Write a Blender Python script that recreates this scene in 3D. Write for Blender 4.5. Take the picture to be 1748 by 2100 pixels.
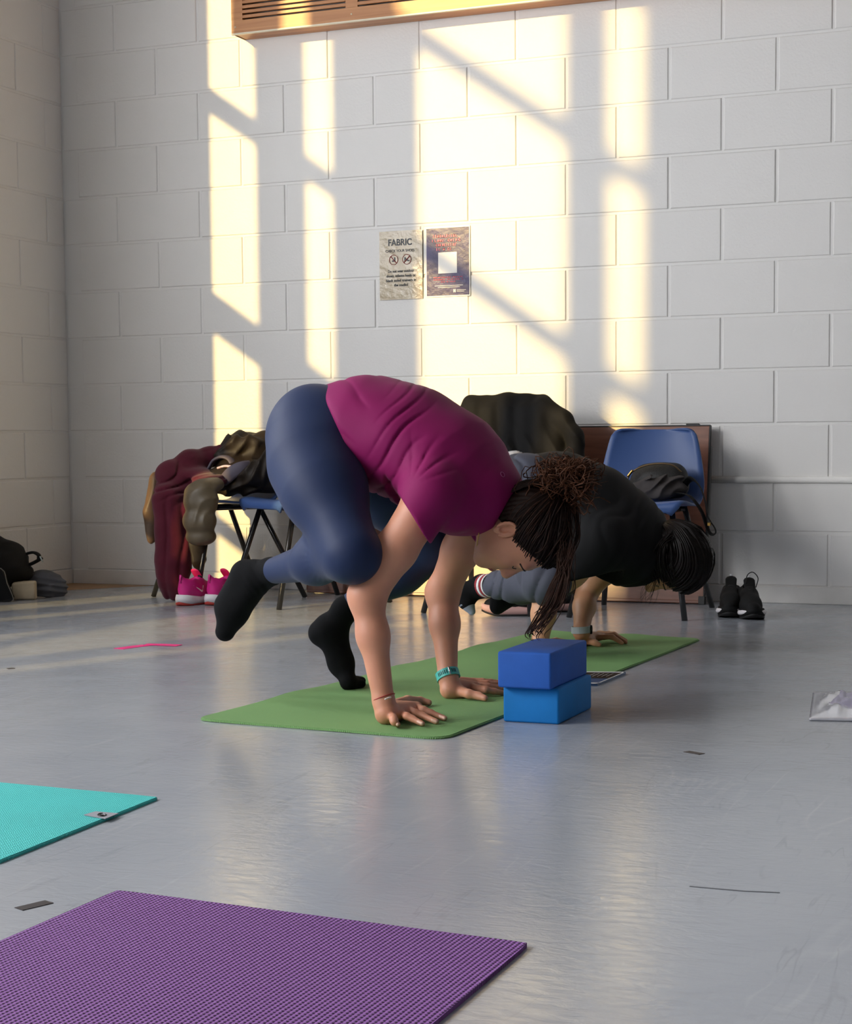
import bpy, bmesh, math, random
import numpy as np
from mathutils import Vector, Matrix

for _o in list(bpy.data.objects):
    bpy.data.objects.remove(_o)
scene = bpy.context.scene
COL = scene.collection
random.seed(7)

# ------------------------------------------------------------------ camera
CAM = np.array([4.848, -7.149, 0.685])
RT = np.array([0.92416846, 0.38189446, -0.008323])
UP = np.array([-0.02049542, 0.07133191, 0.99724204])
FW = np.array([-0.38143491, 0.92144906, -0.07374979])
FPX, CX, CY = 3527.3, 874.0, 1165.0
cam_data = bpy.data.cameras.new('camera')
cam = bpy.data.objects.new('camera', cam_data)
COL.objects.link(cam)
scene.camera = cam
cam_data.sensor_fit = 'HORIZONTAL'
cam_data.sensor_width = 36.0
cam_data.lens = FPX / 1748.0 * 36.0
cam_data.shift_y = (CY - 1050.0) / 1748.0
cam_data.clip_end = 100
cam.matrix_world = Matrix(((RT[0], UP[0], -FW[0], CAM[0]), (RT[1], UP[1], -FW[1], CAM[1]),
                           (RT[2], UP[2], -FW[2], CAM[2]), (0, 0, 0, 1)))

# ------------------------------------------------------------------ world, sun, daylight, exposure
scene.view_settings.view_transform = 'Standard'
scene.view_settings.look = 'None'
scene.view_settings.gamma = 1.0
scene.view_settings.exposure = 0.85
scene.view_settings.use_curve_mapping = False
scene.cycles.use_denoising = True
scene.cycles.adaptive_threshold = 0.03
scene.cycles.max_bounces = 6
scene.cycles.diffuse_bounces = 4
scene.cycles.glossy_bounces = 3
scene.cycles.transmission_bounces = 3
scene.cycles.transparent_max_bounces = 8
scene.cycles.caustics_reflective = False
scene.cycles.caustics_refractive = False
scene.cycles.sample_clamp_indirect = 4.0
world = bpy.data.worlds.new('sky')
scene.world = world
world.use_nodes = True
_bg = world.node_tree.nodes['Background']
_bg.inputs[0].default_value = (0.62, 0.76, 1.0, 1)
_bg.inputs[1].default_value = 1.0

SUN_DIR = Vector((0.40, 1.0, -0.276)).normalized()
sun_data = bpy.data.lights.new('sun_offscreen', 'SUN')
sun_data.energy = 3.2
sun_data.angle = math.radians(0.9)
sun_data.color = (1.0, 0.71, 0.26)
sun = bpy.data.objects.new('sun_offscreen', sun_data)
COL.objects.link(sun)
sun.rotation_euler = SUN_DIR.to_track_quat('-Z', 'Y').to_euler()
sun.location = (-4, -8, 6)


def area(name, loc, direction, sx, sy, power, color):
    l = bpy.data.lights.new(name, 'AREA')
    l.shape = 'RECTANGLE'
    l.size, l.size_y = sx, sy
    l.energy = power
    l.color = color
    o = bpy.data.objects.new(name, l)
    COL.objects.link(o)
    o.location = loc
    o.rotation_euler = Vector(direction).to_track_quat('-Z', 'Y').to_euler()
    return o


# daylight entering through the tall glazing of the left wall: one sky behind every clear bay,
# and about half of it from fill lamps set before two added, opaque blind bays
WIN = [(-2.755, -2.06), (-3.725, -3.30), (-6.475, -4.70), (-7.325, -6.90)]   # openings along y
ADDED_BAYS = [(-9.45, -7.65), (-11.7, -9.75)]  # bays added out of view to give frontal fill
SKY_PER_M2 = 27.0
for _i, (_y0, _y1) in enumerate(WIN + ADDED_BAYS):
    area('window_and_fill_offscreen', (-0.06 if _i < 4 else -0.022, (_y0 + _y1) / 2, 2.35), (1, 0, -0.03), 4.2, _y1 - _y0,
         4.2 * (_y1 - _y0) * SKY_PER_M2 * (1.0 if _i < 4 else 0.55), (0.98, 0.97, 0.96))


def ray(px, py):
    return FW + ((px - CX) / FPX) * RT - ((py - CY) / FPX) * UP


def at(px, py, Y):            # the point of the place seen at a pixel, at a known distance Y from the back wall
    d = ray(px, py)
    return CAM + d * ((Y - CAM[1]) / d[1])


def atz(px, py, z=0.0):       # the same, at a known height
    d = ray(px, py)
    return CAM + d * ((z - CAM[2]) / d[2])


# ------------------------------------------------------------------ materials
def rgb(r, g, b):             # sRGB 0..255 to linear
    f = lambda c: c / 12.92 if c <= 0.04045 else ((c + 0.055) / 1.055) ** 2.4
    return (f(r / 255), f(g / 255), f(b / 255), 1)


def mat(name, col, rough=0.6, var=0.0, vscale=8.0, bump=0.0, bscale=60.0, bdist=0.002, metal=0.0, spec=0.5,
        sss=0.0, sheen=0.0, stretch=None, coat=0.0):
    m = bpy.data.materials.new(name)
    m.use_nodes = True
    nt = m.node_tree
    b = nt.nodes['Principled BSDF']
    b.inputs['Base Color'].default_value = col
    b.inputs['Roughness'].default_value = rough
    b.inputs['Metallic'].default_value = metal
    b.inputs['Specular IOR Level'].default_value = spec
    if coat:
        b.inputs['Coat Weight'].default_value = coat
        b.inputs['Coat Roughness'].default_value = 0.12
    if sss:
        b.inputs['Subsurface Weight'].default_value = sss
        b.inputs['Subsurface Radius'].default_value = (1.0, 0.35, 0.2)
        b.inputs['Subsurface Scale'].default_value = 0.006
    if sheen:
        b.inputs['Sheen Weight'].default_value = sheen
        b.inputs['Sheen Roughness'].default_value = 0.5
    tc = nt.nodes.new('ShaderNodeTexCoord')
    src = tc.outputs['Object']
    if stretch:
        mp = nt.nodes.new('ShaderNodeMapping')
        mp.inputs['Scale'].default_value = stretch
        nt.links.new(src, mp.inputs['Vector'])
        src = mp.outputs['Vector']
    if var:
        n = nt.nodes.new('ShaderNodeTexNoise')
        n.inputs['Scale'].default_value = vscale
        n.inputs['Detail'].default_value = 5
        nt.links.new(src, n.inputs['Vector'])
        r = nt.nodes.new('ShaderNodeValToRGB')
        r.color_ramp.elements[0].position = 0.3
        r.color_ramp.elements[1].position = 0.7
        lo = tuple(c * (1 - var) for c in col[:3]) + (1,)
        hi = tuple(min(1, c * (1 + var)) for c in col[:3]) + (1,)
        r.color_ramp.elements[0].color = lo
        r.color_ramp.elements[1].color = hi
        nt.links.new(n.outputs['Fac'], r.inputs['Fac'])
        nt.links.new(r.outputs['Color'], b.inputs['Base Color'])
    if bump:
        n = nt.nodes.new('ShaderNodeTexNoise')
        n.inputs['Scale'].default_value = bscale
        n.inputs['Detail'].default_value = 3
        nt.links.new(src, n.inputs['Vector'])
        bp = nt.nodes.new('ShaderNodeBump')
        bp.inputs['Strength'].default_value = bump
        bp.inputs['Distance'].default_value = bdist
        nt.links.new(n.outputs['Fac'], bp.inputs['Height'])
        nt.links.new(bp.outputs['Normal'], b.inputs['Normal'])
    return m


def mat_wall(name='painted_block'):
    m = mat(name, (0.80, 0.785, 0.76, 1), 0.5, var=0.02, vscale=1.5, bump=0.35, bscale=110, bdist=0.003)
    return m


def mat_floor():
    m = bpy.data.materials.new('grey_vinyl')
    m.use_nodes = True
    nt = m.node_tree
    L = nt.links.new
    b = nt.nodes['Principled BSDF']
    tc = nt.nodes.new('ShaderNodeTexCoord')
    def noise(scale, detail, vec=None, rough=0.6, dist=0.0):
        n = nt.nodes.new('ShaderNodeTexNoise')
        n.inputs['Scale'].default_value = scale
        n.inputs['Detail'].default_value = detail
        n.inputs['Roughness'].default_value = rough
        n.inputs['Distortion'].default_value = dist
        L(vec or tc.outputs['Object'], n.inputs['Vector'])
        return n
    def ramp(fac, p0, c0, p1, c1):
        r = nt.nodes.new('ShaderNodeValToRGB')
        r.color_ramp.elements[0].position = p0
        r.color_ramp.elements[0].color = c0
        r.color_ramp.elements[1].position = p1
        r.color_ramp.elements[1].color = c1
        L(fac, r.inputs['Fac'])
        return r
    big = noise(1.1, 5, dist=0.6)
    base = ramp(big.outputs['Fac'], 0.32, (0.340, 0.366, 0.412, 1), 0.7, (0.410, 0.430, 0.462, 1))
    # pale scuffs: thin curved scratch lines left by shoes
    mixes = base.outputs['Color']
    bumpsrc = None
    for i, (sc, rot, lo, amt) in enumerate([(3.1, 0.3, 0.010, 0.22), (4.7, 1.7, 0.009, 0.22), (6.5, 2.6, 0.008, 0.22), (5.3, 0.9, 0.008, 0.2)]):
        mp = nt.nodes.new('ShaderNodeMapping')
        mp.inputs['Rotation'].default_value = (0, 0, rot)
        mp.inputs['Scale'].default_value = (1.0, 0.14, 1.0)
        L(tc.outputs['Object'], mp.inputs['Vector'])
        n = noise(sc, 4, mp.outputs['Vector'], 0.5, 0.35)
        s = nt.nodes.new('ShaderNodeMath'); s.operation = 'SUBTRACT'
        s.inputs[1].default_value = 0.5
        L(n.outputs['Fac'], s.inputs[0])
        a = nt.nodes.new('ShaderNodeMath'); a.operation = 'ABSOLUTE'
        L(s.outputs[0], a.inputs[0])
        r = ramp(a.outputs[0], 0.0, (amt, amt, amt, 1), lo, (0, 0, 0, 1))
        gate = ramp(noise(1.7 + i, 3).outputs['Fac'], 0.48, (0, 0, 0, 1), 0.62, (1, 1, 1, 1))
        g = nt.nodes.new('ShaderNodeMath'); g.operation = 'MULTIPLY'
        L(r.outputs['Color'], g.inputs[0]); L(gate.outputs['Color'], g.inputs[1])
        mx = nt.nodes.new('ShaderNodeMix'); mx.data_type = 'RGBA'
        mx.inputs['B'].default_value = (0.56, 0.57, 0.58, 1) if i < 2 else (0.16, 0.17, 0.19, 1)
        L(g.outputs[0], mx.inputs['Factor']); L(mixes, mx.inputs['A'])
        mixes = mx.outputs['Result']
    L(mixes, b.inputs['Base Color'])
    rr = ramp(noise(6, 6).outputs['Fac'], 0.3, (0.10, 0.10, 0.10, 1), 0.75, (0.22, 0.22, 0.22, 1))
    L(rr.outputs['Color'], b.inputs['Roughness'])
    b.inputs['Specular IOR Level'].default_value = 0.55
    # slightly uneven sheet
    mp = nt.nodes.new('ShaderNodeMapping')
    mp.inputs['Scale'].default_value = (1.0, 2.2, 1.0)
    L(tc.outputs['Object'], mp.inputs['Vector'])
    h1 = noise(22, 6, mp.outputs['Vector'], 0.6, 1.0)
    bp = nt.nodes.new('ShaderNodeBump')
    bp.inputs['Strength'].default_value = 0.22
    bp.inputs['Distance'].default_value = 0.004
    L(h1.outputs['Fac'], bp.inputs['Height'])
    L(bp.outputs['Normal'], b.inputs['Normal'])
    return m


def mat_wood(name, c0, c1, scale=(1.2, 14, 14), rough=0.4, wscale=3.0, coat=0.0):
    m = mat(name, c0, rough, coat=coat)
    nt = m.node_tree
    L = nt.links.new
    b = nt.nodes['Principled BSDF']
    tc = [n for n in nt.nodes if n.type == 'TEX_COORD'][0]
    mp = nt.nodes.new('ShaderNodeMapping')
    mp.inputs['Scale'].default_value = scale
    L(tc.outputs['Object'], mp.inputs['Vector'])
    n = nt.nodes.new('ShaderNodeTexNoise')
    n.inputs['Scale'].default_value = wscale
    n.inputs['Detail'].default_value = 8
    n.inputs['Distortion'].default_value = 0.8
    L(mp.outputs['Vector'], n.inputs['Vector'])
    r = nt.nodes.new('ShaderNodeValToRGB')
    r.color_ramp.elements[0].position = 0.3
    r.color_ramp.elements[1].position = 0.72
    r.color_ramp.elements[0].color = c0
    r.color_ramp.elements[1].color = c1
    L(n.outputs['Fac'], r.inputs['Fac'])
    L(r.outputs['Color'], b.inputs['Base Color'])
    return m


# ------------------------------------------------------------------ objects
def tag(o, label=None, cat=None, group=None, kind=None):
    if label: o['label'] = label
    if cat: o['category'] = cat
    if group: o['group'] = group
    if kind: o['kind'] = kind
    return o


def thing(name, label, cat, loc=(0, 0, 0), group=None):
    o = bpy.data.objects.new(name, None)
    COL.objects.link(o)
    o.empty_display_size = 0.1
    o.location = loc
    WLOC[o.name] = Vector(loc)
    return tag(o, label, cat, group)


WLOC = {}


def add(name, me, m=None, parent=None, local=False):
    """Link a mesh as an object; with a parent the mesh is in world coordinates unless local."""
    o = bpy.data.objects.new(name, me)
    COL.objects.link(o)
    if m is not None and not me.materials:
        me.materials.append(m)
    if parent is not None:
        o.parent = parent
        if not local and parent.name in WLOC:
            o.matrix_parent_inverse = Matrix.Translation(-WLOC[parent.name])
    return o


def mesh(name, verts, faces, smooth=False):
    me = bpy.data.meshes.new(name)
    me.from_pydata([tuple(map(float, v)) for v in verts], [], [tuple(map(int, f)) for f in faces])
    me.update()
    if smooth:
        me.polygons.foreach_set('use_smooth', [True] * len(me.polygons))
    return me


def bm_mesh(name, bm, smooth=False):
    bmesh.ops.recalc_face_normals(bm, faces=bm.faces)
    me = bpy.data.meshes.new(name)
    bm.to_mesh(me)
    bm.free()
    if smooth:
        me.polygons.foreach_set('use_smooth', [True] * len(me.polygons))
    return me


def box(x0, x1, y0, y1, z0, z1, bevel=0.0, seg=1, rot=None, smooth=False, bm=None):
    own = bm is None
    if own: bm = bmesh.new()
    g = bmesh.ops.create_cube(bm, size=1.0)
    c = Vector(((x0 + x1) / 2, (y0 + y1) / 2, (z0 + z1) / 2))
    s = Vector((x1 - x0, y1 - y0, z1 - z0))
    for v in g['verts']:
        v.co = Vector((v.co.x * s.x, v.co.y * s.y, v.co.z * s.z))
    if bevel:
        es = {e for v in g['verts'] for e in v.link_edges}
        r = bmesh.ops.bevel(bm, geom=list(es), offset=bevel, segments=seg, affect='EDGES', profile=0.5)
        vs = {v for f in r['faces'] for v in f.verts} | {v for v in g['verts'] if v.is_valid}
    else:
        vs = set(g['verts'])
    for v in vs:
        v.co = (rot @ v.co if rot else v.co) + c
    if own:
        return bm_mesh('box', bm, smooth)


def tube(path, rad, seg=10, closed=False, bm=None, caps=True, flat=1.0, upv=None):
    """Sweep a circle (or a flattened one) along a polyline; rad may be a list."""
    own = bm is None
    if own: bm = bmesh.new()
    P = [Vector(p) for p in path]
    n = len(P)
    R = rad if hasattr(rad, '__len__') else [rad] * n
    rings = []
    pu = Vector(upv) if upv else None
    for i in range(n):
        a = P[(i - 1) % n] if (closed or i > 0) else P[i]
        b = P[(i + 1) % n] if (closed or i < n - 1) else P[i]
        t = (b - a).normalized()
        if pu is None:
            pu = Vector((0, 0, 1)) if abs(t.z) < 0.9 else Vector((1, 0, 0))
        u = pu - t * pu.dot(t)
        if u.length < 1e-6:
            u = t.orthogonal()
        u.normalize()
        pu = u
        w = t.cross(u)
        rings.append([bm.verts.new(P[i] + (u * math.cos(k * 2 * math.pi / seg) * flat + w * math.sin(k * 2 * math.pi / seg)) * R[i]) for k in range(seg)])
    m = n if closed else n - 1
    for i in range(m):
        A, B = rings[i], rings[(i + 1) % n]
        for k in range(seg):
            bm.faces.new((A[k], A[(k + 1) % seg], B[(k + 1) % seg], B[k]))
    if caps and not closed:
        bm.faces.new(rings[0][::-1])
        bm.faces.new(rings[-1])
    if own:
        return bm_mesh('tube', bm, True)


def spline(pts, n=8, closed=False):
    """Catmull-Rom through points."""
    P = [np.array(p, float) for p in pts]
    out = []
    m = len(P)
    rng = range(m) if closed else range(m - 1)
    for i in rng:
        p0 = P[(i - 1) % m] if (closed or i > 0) else 2 * P[0] - P[1]
        p1, p2 = P[i], P[(i + 1) % m]
        p3 = P[(i + 2) % m] if (closed or i + 2 < m) else 2 * P[-1] - P[-2]
        for k in range(n):
            t = k / n
            out.append(0.5 * (2 * p1 + (p2 - p0) * t + (2 * p0 - 5 * p1 + 4 * p2 - p3) * t * t + (3 * p1 - p0 - 3 * p2 + p3) * t ** 3))
    if not closed:
        out.append(P[-1])
    return out


def loft(rings, closed=True, caps=True, smooth=True):
    """Skin a list of equal-length rings."""
    V = [v for r in rings for v in r]
    n = len(rings[0])
    F = []
    for i in range(len(rings) - 1):
        for k in range(n if closed else n - 1):
            F.append((i * n + k, i * n + (k + 1) % n, (i + 1) * n + (k + 1) % n, (i + 1) * n + k))
    if caps:
        F.append(tuple(range(n))[::-1])
        F.append(tuple((len(rings) - 1) * n + k for k in range(n)))
    return mesh('loft', V, F, smooth)


def smooth_by_angle(o, ang=40):
    me = o.data
    me.polygons.foreach_set('use_smooth', [True] * len(me.polygons))
    me.set_sharp_from_angle(angle=math.radians(ang))
    return o

# ------------------------------------------------------------------ the room
M_wall = mat_wall()
M_mortar = mat('painted_joint', (0.80, 0.785, 0.76, 1), 0.5, bump=0.2, bscale=140)
M_floor = mat_floor()
M_ceil = mat('ceiling_grey', (0.30, 0.29, 0.28, 1), 0.8)
M_dimwall = mat('bounce_cut_dark', (0.16, 0.15, 0.15, 1), 0.9)  # for walls out of view, made dark to cut bounced light
M_blind = mat('blind_white', (0.8, 0.8, 0.79, 1), 0.7)
M_frame = mat('window_frame_grey', (0.35, 0.35, 0.36, 1), 0.4)
XR, YR, ZC = 8.5, -12.0, 4.8

tag(add('floor', box(-0.3, XR + 0.2, YR - 0.2, 0.25, -0.12, 0.0), M_floor), 'pale blue-grey scuffed vinyl studio floor', 'floor', kind='structure')
tag(add('ceiling', box(-0.3, XR + 0.2, YR - 0.2, 0.25, ZC, ZC + 0.15), M_ceil), 'plain grey ceiling above the studio', 'ceiling', kind='structure')
wall_back = tag(add('wall_back', box(-0.3, XR + 0.2, 0.0045, 0.25, 0, ZC), M_mortar), 'white painted concrete block wall behind the chairs', 'wall', kind='structure')
tag(add('wall_right', box(XR, XR + 0.2, YR, 0, 0, ZC), M_dimwall), 'unseen side wall, kept dark to cut bounced light', 'wall', kind='structure')
tag(add('wall_rear', box(-0.3, XR + 0.2, YR - 0.2, YR, 0, ZC), M_dimwall), 'unseen wall facing the block wall, kept dark to cut bounced light', 'wall', kind='structure')

# left wall: solid pieces round the tall glazed openings
T = 0.05
bm = bmesh.new()
edges = [0.0045] + [e for w in reversed(sorted(WIN + ADDED_BAYS, key=lambda w: w[0])) for e in (w[1], w[0])] + [YR]
for i in range(0, len(edges), 2):
    box(-T, -0.0045, edges[i + 1], edges[i], 0, ZC, bm=bm)
for y0, y1 in WIN + ADDED_BAYS:
    box(-T, -0.0045, y0, y1, 0, 0.06, bm=bm)
    box(-T, -0.0045, y0, y1, 4.5, ZC, bm=bm)
wall_left = tag(add('wall_left', bm_mesh('wall_left', bm), M_mortar), 'white painted block side wall with tall glazed openings', 'wall', kind='structure')
M_glass = bpy.data.materials.new('clear_pane')
M_glass.use_nodes = True
_nt = M_glass.node_tree
_nt.nodes.remove(_nt.nodes['Principled BSDF'])
_tr = _nt.nodes.new('ShaderNodeBsdfTransparent')
_gl = _nt.nodes.new('ShaderNodeBsdfGlossy')
_gl.inputs['Roughness'].default_value = 0.02
_mx = _nt.nodes.new('ShaderNodeMixShader')
_mx.inputs[0].default_value = 0.04
_nt.links.new(_tr.outputs[0], _mx.inputs[1])
_nt.links.new(_gl.outputs[0], _mx.inputs[2])
_nt.links.new(_mx.outputs[0], _nt.nodes['Material Output'].inputs[0])
for i, (y0, y1) in enumerate(WIN):
    w = thing('window_%d' % (i + 1), 'tall glazed opening in the side wall with grey transoms', 'window', (-0.03, (y0 + y1) / 2, 0.06))
    w['kind'] = 'structure'
    zs = [(0.85, 0.91), (1.795, 1.957), (2.81, 2.90), (3.73, 3.82)]
    for z0, z1 in zs:
        add('transom', box(-T, -0.001, y0 - 0.004, y1 + 0.004, z0, z1), M_frame, w)
    zz = [0.06] + [z for p in zs for z in p] + [4.5]
    for k in range(0, len(zz), 2):
        add('pane', box(-0.030, -0.026, y0 - 0.003, y1 + 0.003, zz[k] - 0.003, zz[k + 1] + 0.003), M_glass, w)

for i, (y0, y1) in enumerate(ADDED_BAYS):  # added bays: an opaque sheet behind each fill lamp
    w = thing('window_%d' % (i + 5), 'added window bay out of view, its white blind backing a fill lamp', 'window', (-0.03, (y0 + y1) / 2, 0.06))
    w['kind'] = 'structure'
    add('added_blind', box(-0.035, -0.025, y0 - 0.01, y1 + 0.01, 0.05, 4.51), M_blind, w)

# concrete blocks, one object each
def block_mesh(w, h, d=0.05, c=0.0042):
    w, h = w / 2, h / 2
    V = [(-w, 0, -h), (w, 0, -h), (w, 0, h), (-w, 0, h)]
    a, b = w - 0.002, h - 0.002
    V += [(-a, -0.0030, -b), (a, -0.0030, -b), (a, -0.0030, b), (-a, -0.0030, b)]
    a, b = w - c, h - c
    V += [(-a, -0.0045, -b), (a, -0.0045, -b), (a, -0.0045, b), (-a, -0.0045, b)]
    F = [(8, 9, 10, 11)]
    for o in (0, 4):
        F += [(o + k, o + (k + 1) % 4, o + 4 + (k + 1) % 4, o + 4 + k) for k in range(4)]
    return mesh('block', V, F)

BW, BH, J = 0.45, 0.225, 0.010
XC0, ZL0 = 0.757, 2.768            # column zero, course line zero
full = block_mesh(BW - J, BH - J)
full.materials.append(M_wall)
cache = {}
def put_block(u0, u1, zc, wall, parent, dh=0.0):
    wd = round(u1 - u0, 4)
    if wd < 0.03: return
    if abs(wd - BW) < 1e-3 and dh == 0: me = full
    else:
        key = (wd, dh)
        if key not in cache:
            cache[key] = block_mesh(wd - J, BH - J - dh)
            cache[key].materials.append(M_wall)
        me = cache[key]
    o = bpy.data.objects.new('block', me)
    COL.objects.link(o)
    o.parent = parent
    j = 0.0008 * random.uniform(-1, 1)
    if wall == 'back':
        o.location = ((u0 + u1) / 2, 0.0045 + j, zc)
    else:
        o.location = (-0.0045 - j, (u0 + u1) / 2, zc)
        o.rotation_euler = (0, 0, math.pi / 2)
for k in range(-3, 12):            # course between line k (above) and k+1 (below)
    zc = ZL0 - (k + 0.5) * BH
    c = -4 + (k % 2)
    while True:
        u0, u1 = XC0 + c * BH, XC0 + (c + 2) * BH
        c += 2
        if u0 > 5.3: break
        put_block(max(u0, 0.0), u1, zc, 'back', wall_back)
    y = -0.145 if k % 2 == 0 else -0.37
    y += 2 * BW
    while y > -1.62:
        put_block(max(y - BW, -2.0), min(y, 0.0), zc, 'left', wall_left) if y - BW < 0 else None
        y -= BW

M_skirt = mat('skirting_paint', (0.74, 0.72, 0.69, 1), 0.45, var=0.06, vscale=9, bump=0.1, bscale=40)
tag(add('baseboard_back', box(0.012, XR, -0.012, 0.006, 0.0, 0.070, 0.003, 2), M_skirt), 'worn cream skirting board along the block wall', 'baseboard', kind='structure')
tag(add('baseboard_left', box(-0.003, 0.010, -2.05, -0.002, 0.0, 0.070, 0.003, 2), M_skirt), 'worn cream skirting board along the side wall', 'baseboard', kind='structure')
# painted ledge pipe low on the block wall
o = tag(add('trim_1', tube([(3.10, -0.002, 0.512), (6.8, -0.002, 0.512)], 0.014, 12), M_wall), 'painted pipe running low along the block wall', 'trim', kind='structure')
# bare board where the vinyl stops short of the corner
P = [atz(90, 1236), atz(131, 1203), atz(150, 1200.5), atz(268, 1204)]
P = [(0.011, P[0][1]), (0.011, -0.013), (P[3][0], -0.013), (0.30, -0.10)]
V = [(x, y, z) for z in (-0.01, 0.0012) for x, y in [(0.011, -0.62), (0.011, -0.013), (0.47, -0.013)]]
o = tag(add('trim_2', mesh('board', V, [(5, 4, 3), (0, 1, 2), (0, 3, 4, 1), (1, 4, 5, 2), (2, 5, 3, 0)]), mat_wood('bare_board', rgb(150, 112, 70), rgb(172, 132, 88))), 'bare tan floorboard showing in the corner', 'floorboard', kind='structure')

# ------------------------------------------------------------------ organic shapes: blended distance fields turned into quads
class Cone:
    def __init__(s, a, b, ra, rb=None, k=0.02, sq=None):
        s.a, s.b = np.array(a, np.float32), np.array(b, np.float32)
        s.ra, s.rb, s.k = ra, ra if rb is None else rb, k
        s.sq = sq                      # (axis index vector, factor, centre): squeeze space along an axis
    def __call__(s, p):
        a, b = s.a, s.b
        if s.sq is not None:
            ax, f, c = s.sq
            ax = np.array(ax, np.float32); c = np.array(c, np.float32)
            p = p + ((p - c) @ ax)[..., None] * ax * (f - 1)
            a = a + ((a - c) @ ax) * ax * (f - 1)
            b = b + ((b - c) @ ax) * ax * (f - 1)
        ab = b - a
        L = max(float(ab @ ab), 1e-9)
        q = p - a
        t = np.clip((q @ ab) / L, 0, 1)
        q = q - t[..., None] * ab
        return np.sqrt((q * q).sum(-1)) - (s.ra + (s.rb - s.ra) * t)
    def bounds(s):
        r = max(s.ra, s.rb) / (min(1.0, s.sq[1]) if s.sq else 1.0)
        return np.minimum(s.a, s.b) - r, np.maximum(s.a, s.b) + r


class Ell:
    def __init__(s, c, axes, r, k=0.02):
        s.c = np.array(c, np.float32); s.A = np.array(axes, np.float32); s.r = np.array(r, np.float32); s.k = k
    def __call__(s, p):
        q = (p - s.c) @ s.A.T
        k0 = np.sqrt(((q / s.r) ** 2).sum(-1))
        k1 = np.sqrt(((q / s.r ** 2) ** 2).sum(-1)) + 1e-6
        return k0 * (k0 - 1) / k1
    def bounds(s):
        m = float(s.r.max())
        return s.c - m, s.c + m


def chain(pts, radii, k=0.02, sq=None):
    return [Cone(pts[i], pts[i + 1], radii[i], radii[i + 1], k, sq) for i in range(len(pts) - 1)]


def smin(a, b, k):
    h = np.clip(0.5 + 0.5 * (b - a) / k, 0, 1)
    return b * (1 - h) + a * h - k * h * (1 - h)


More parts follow.
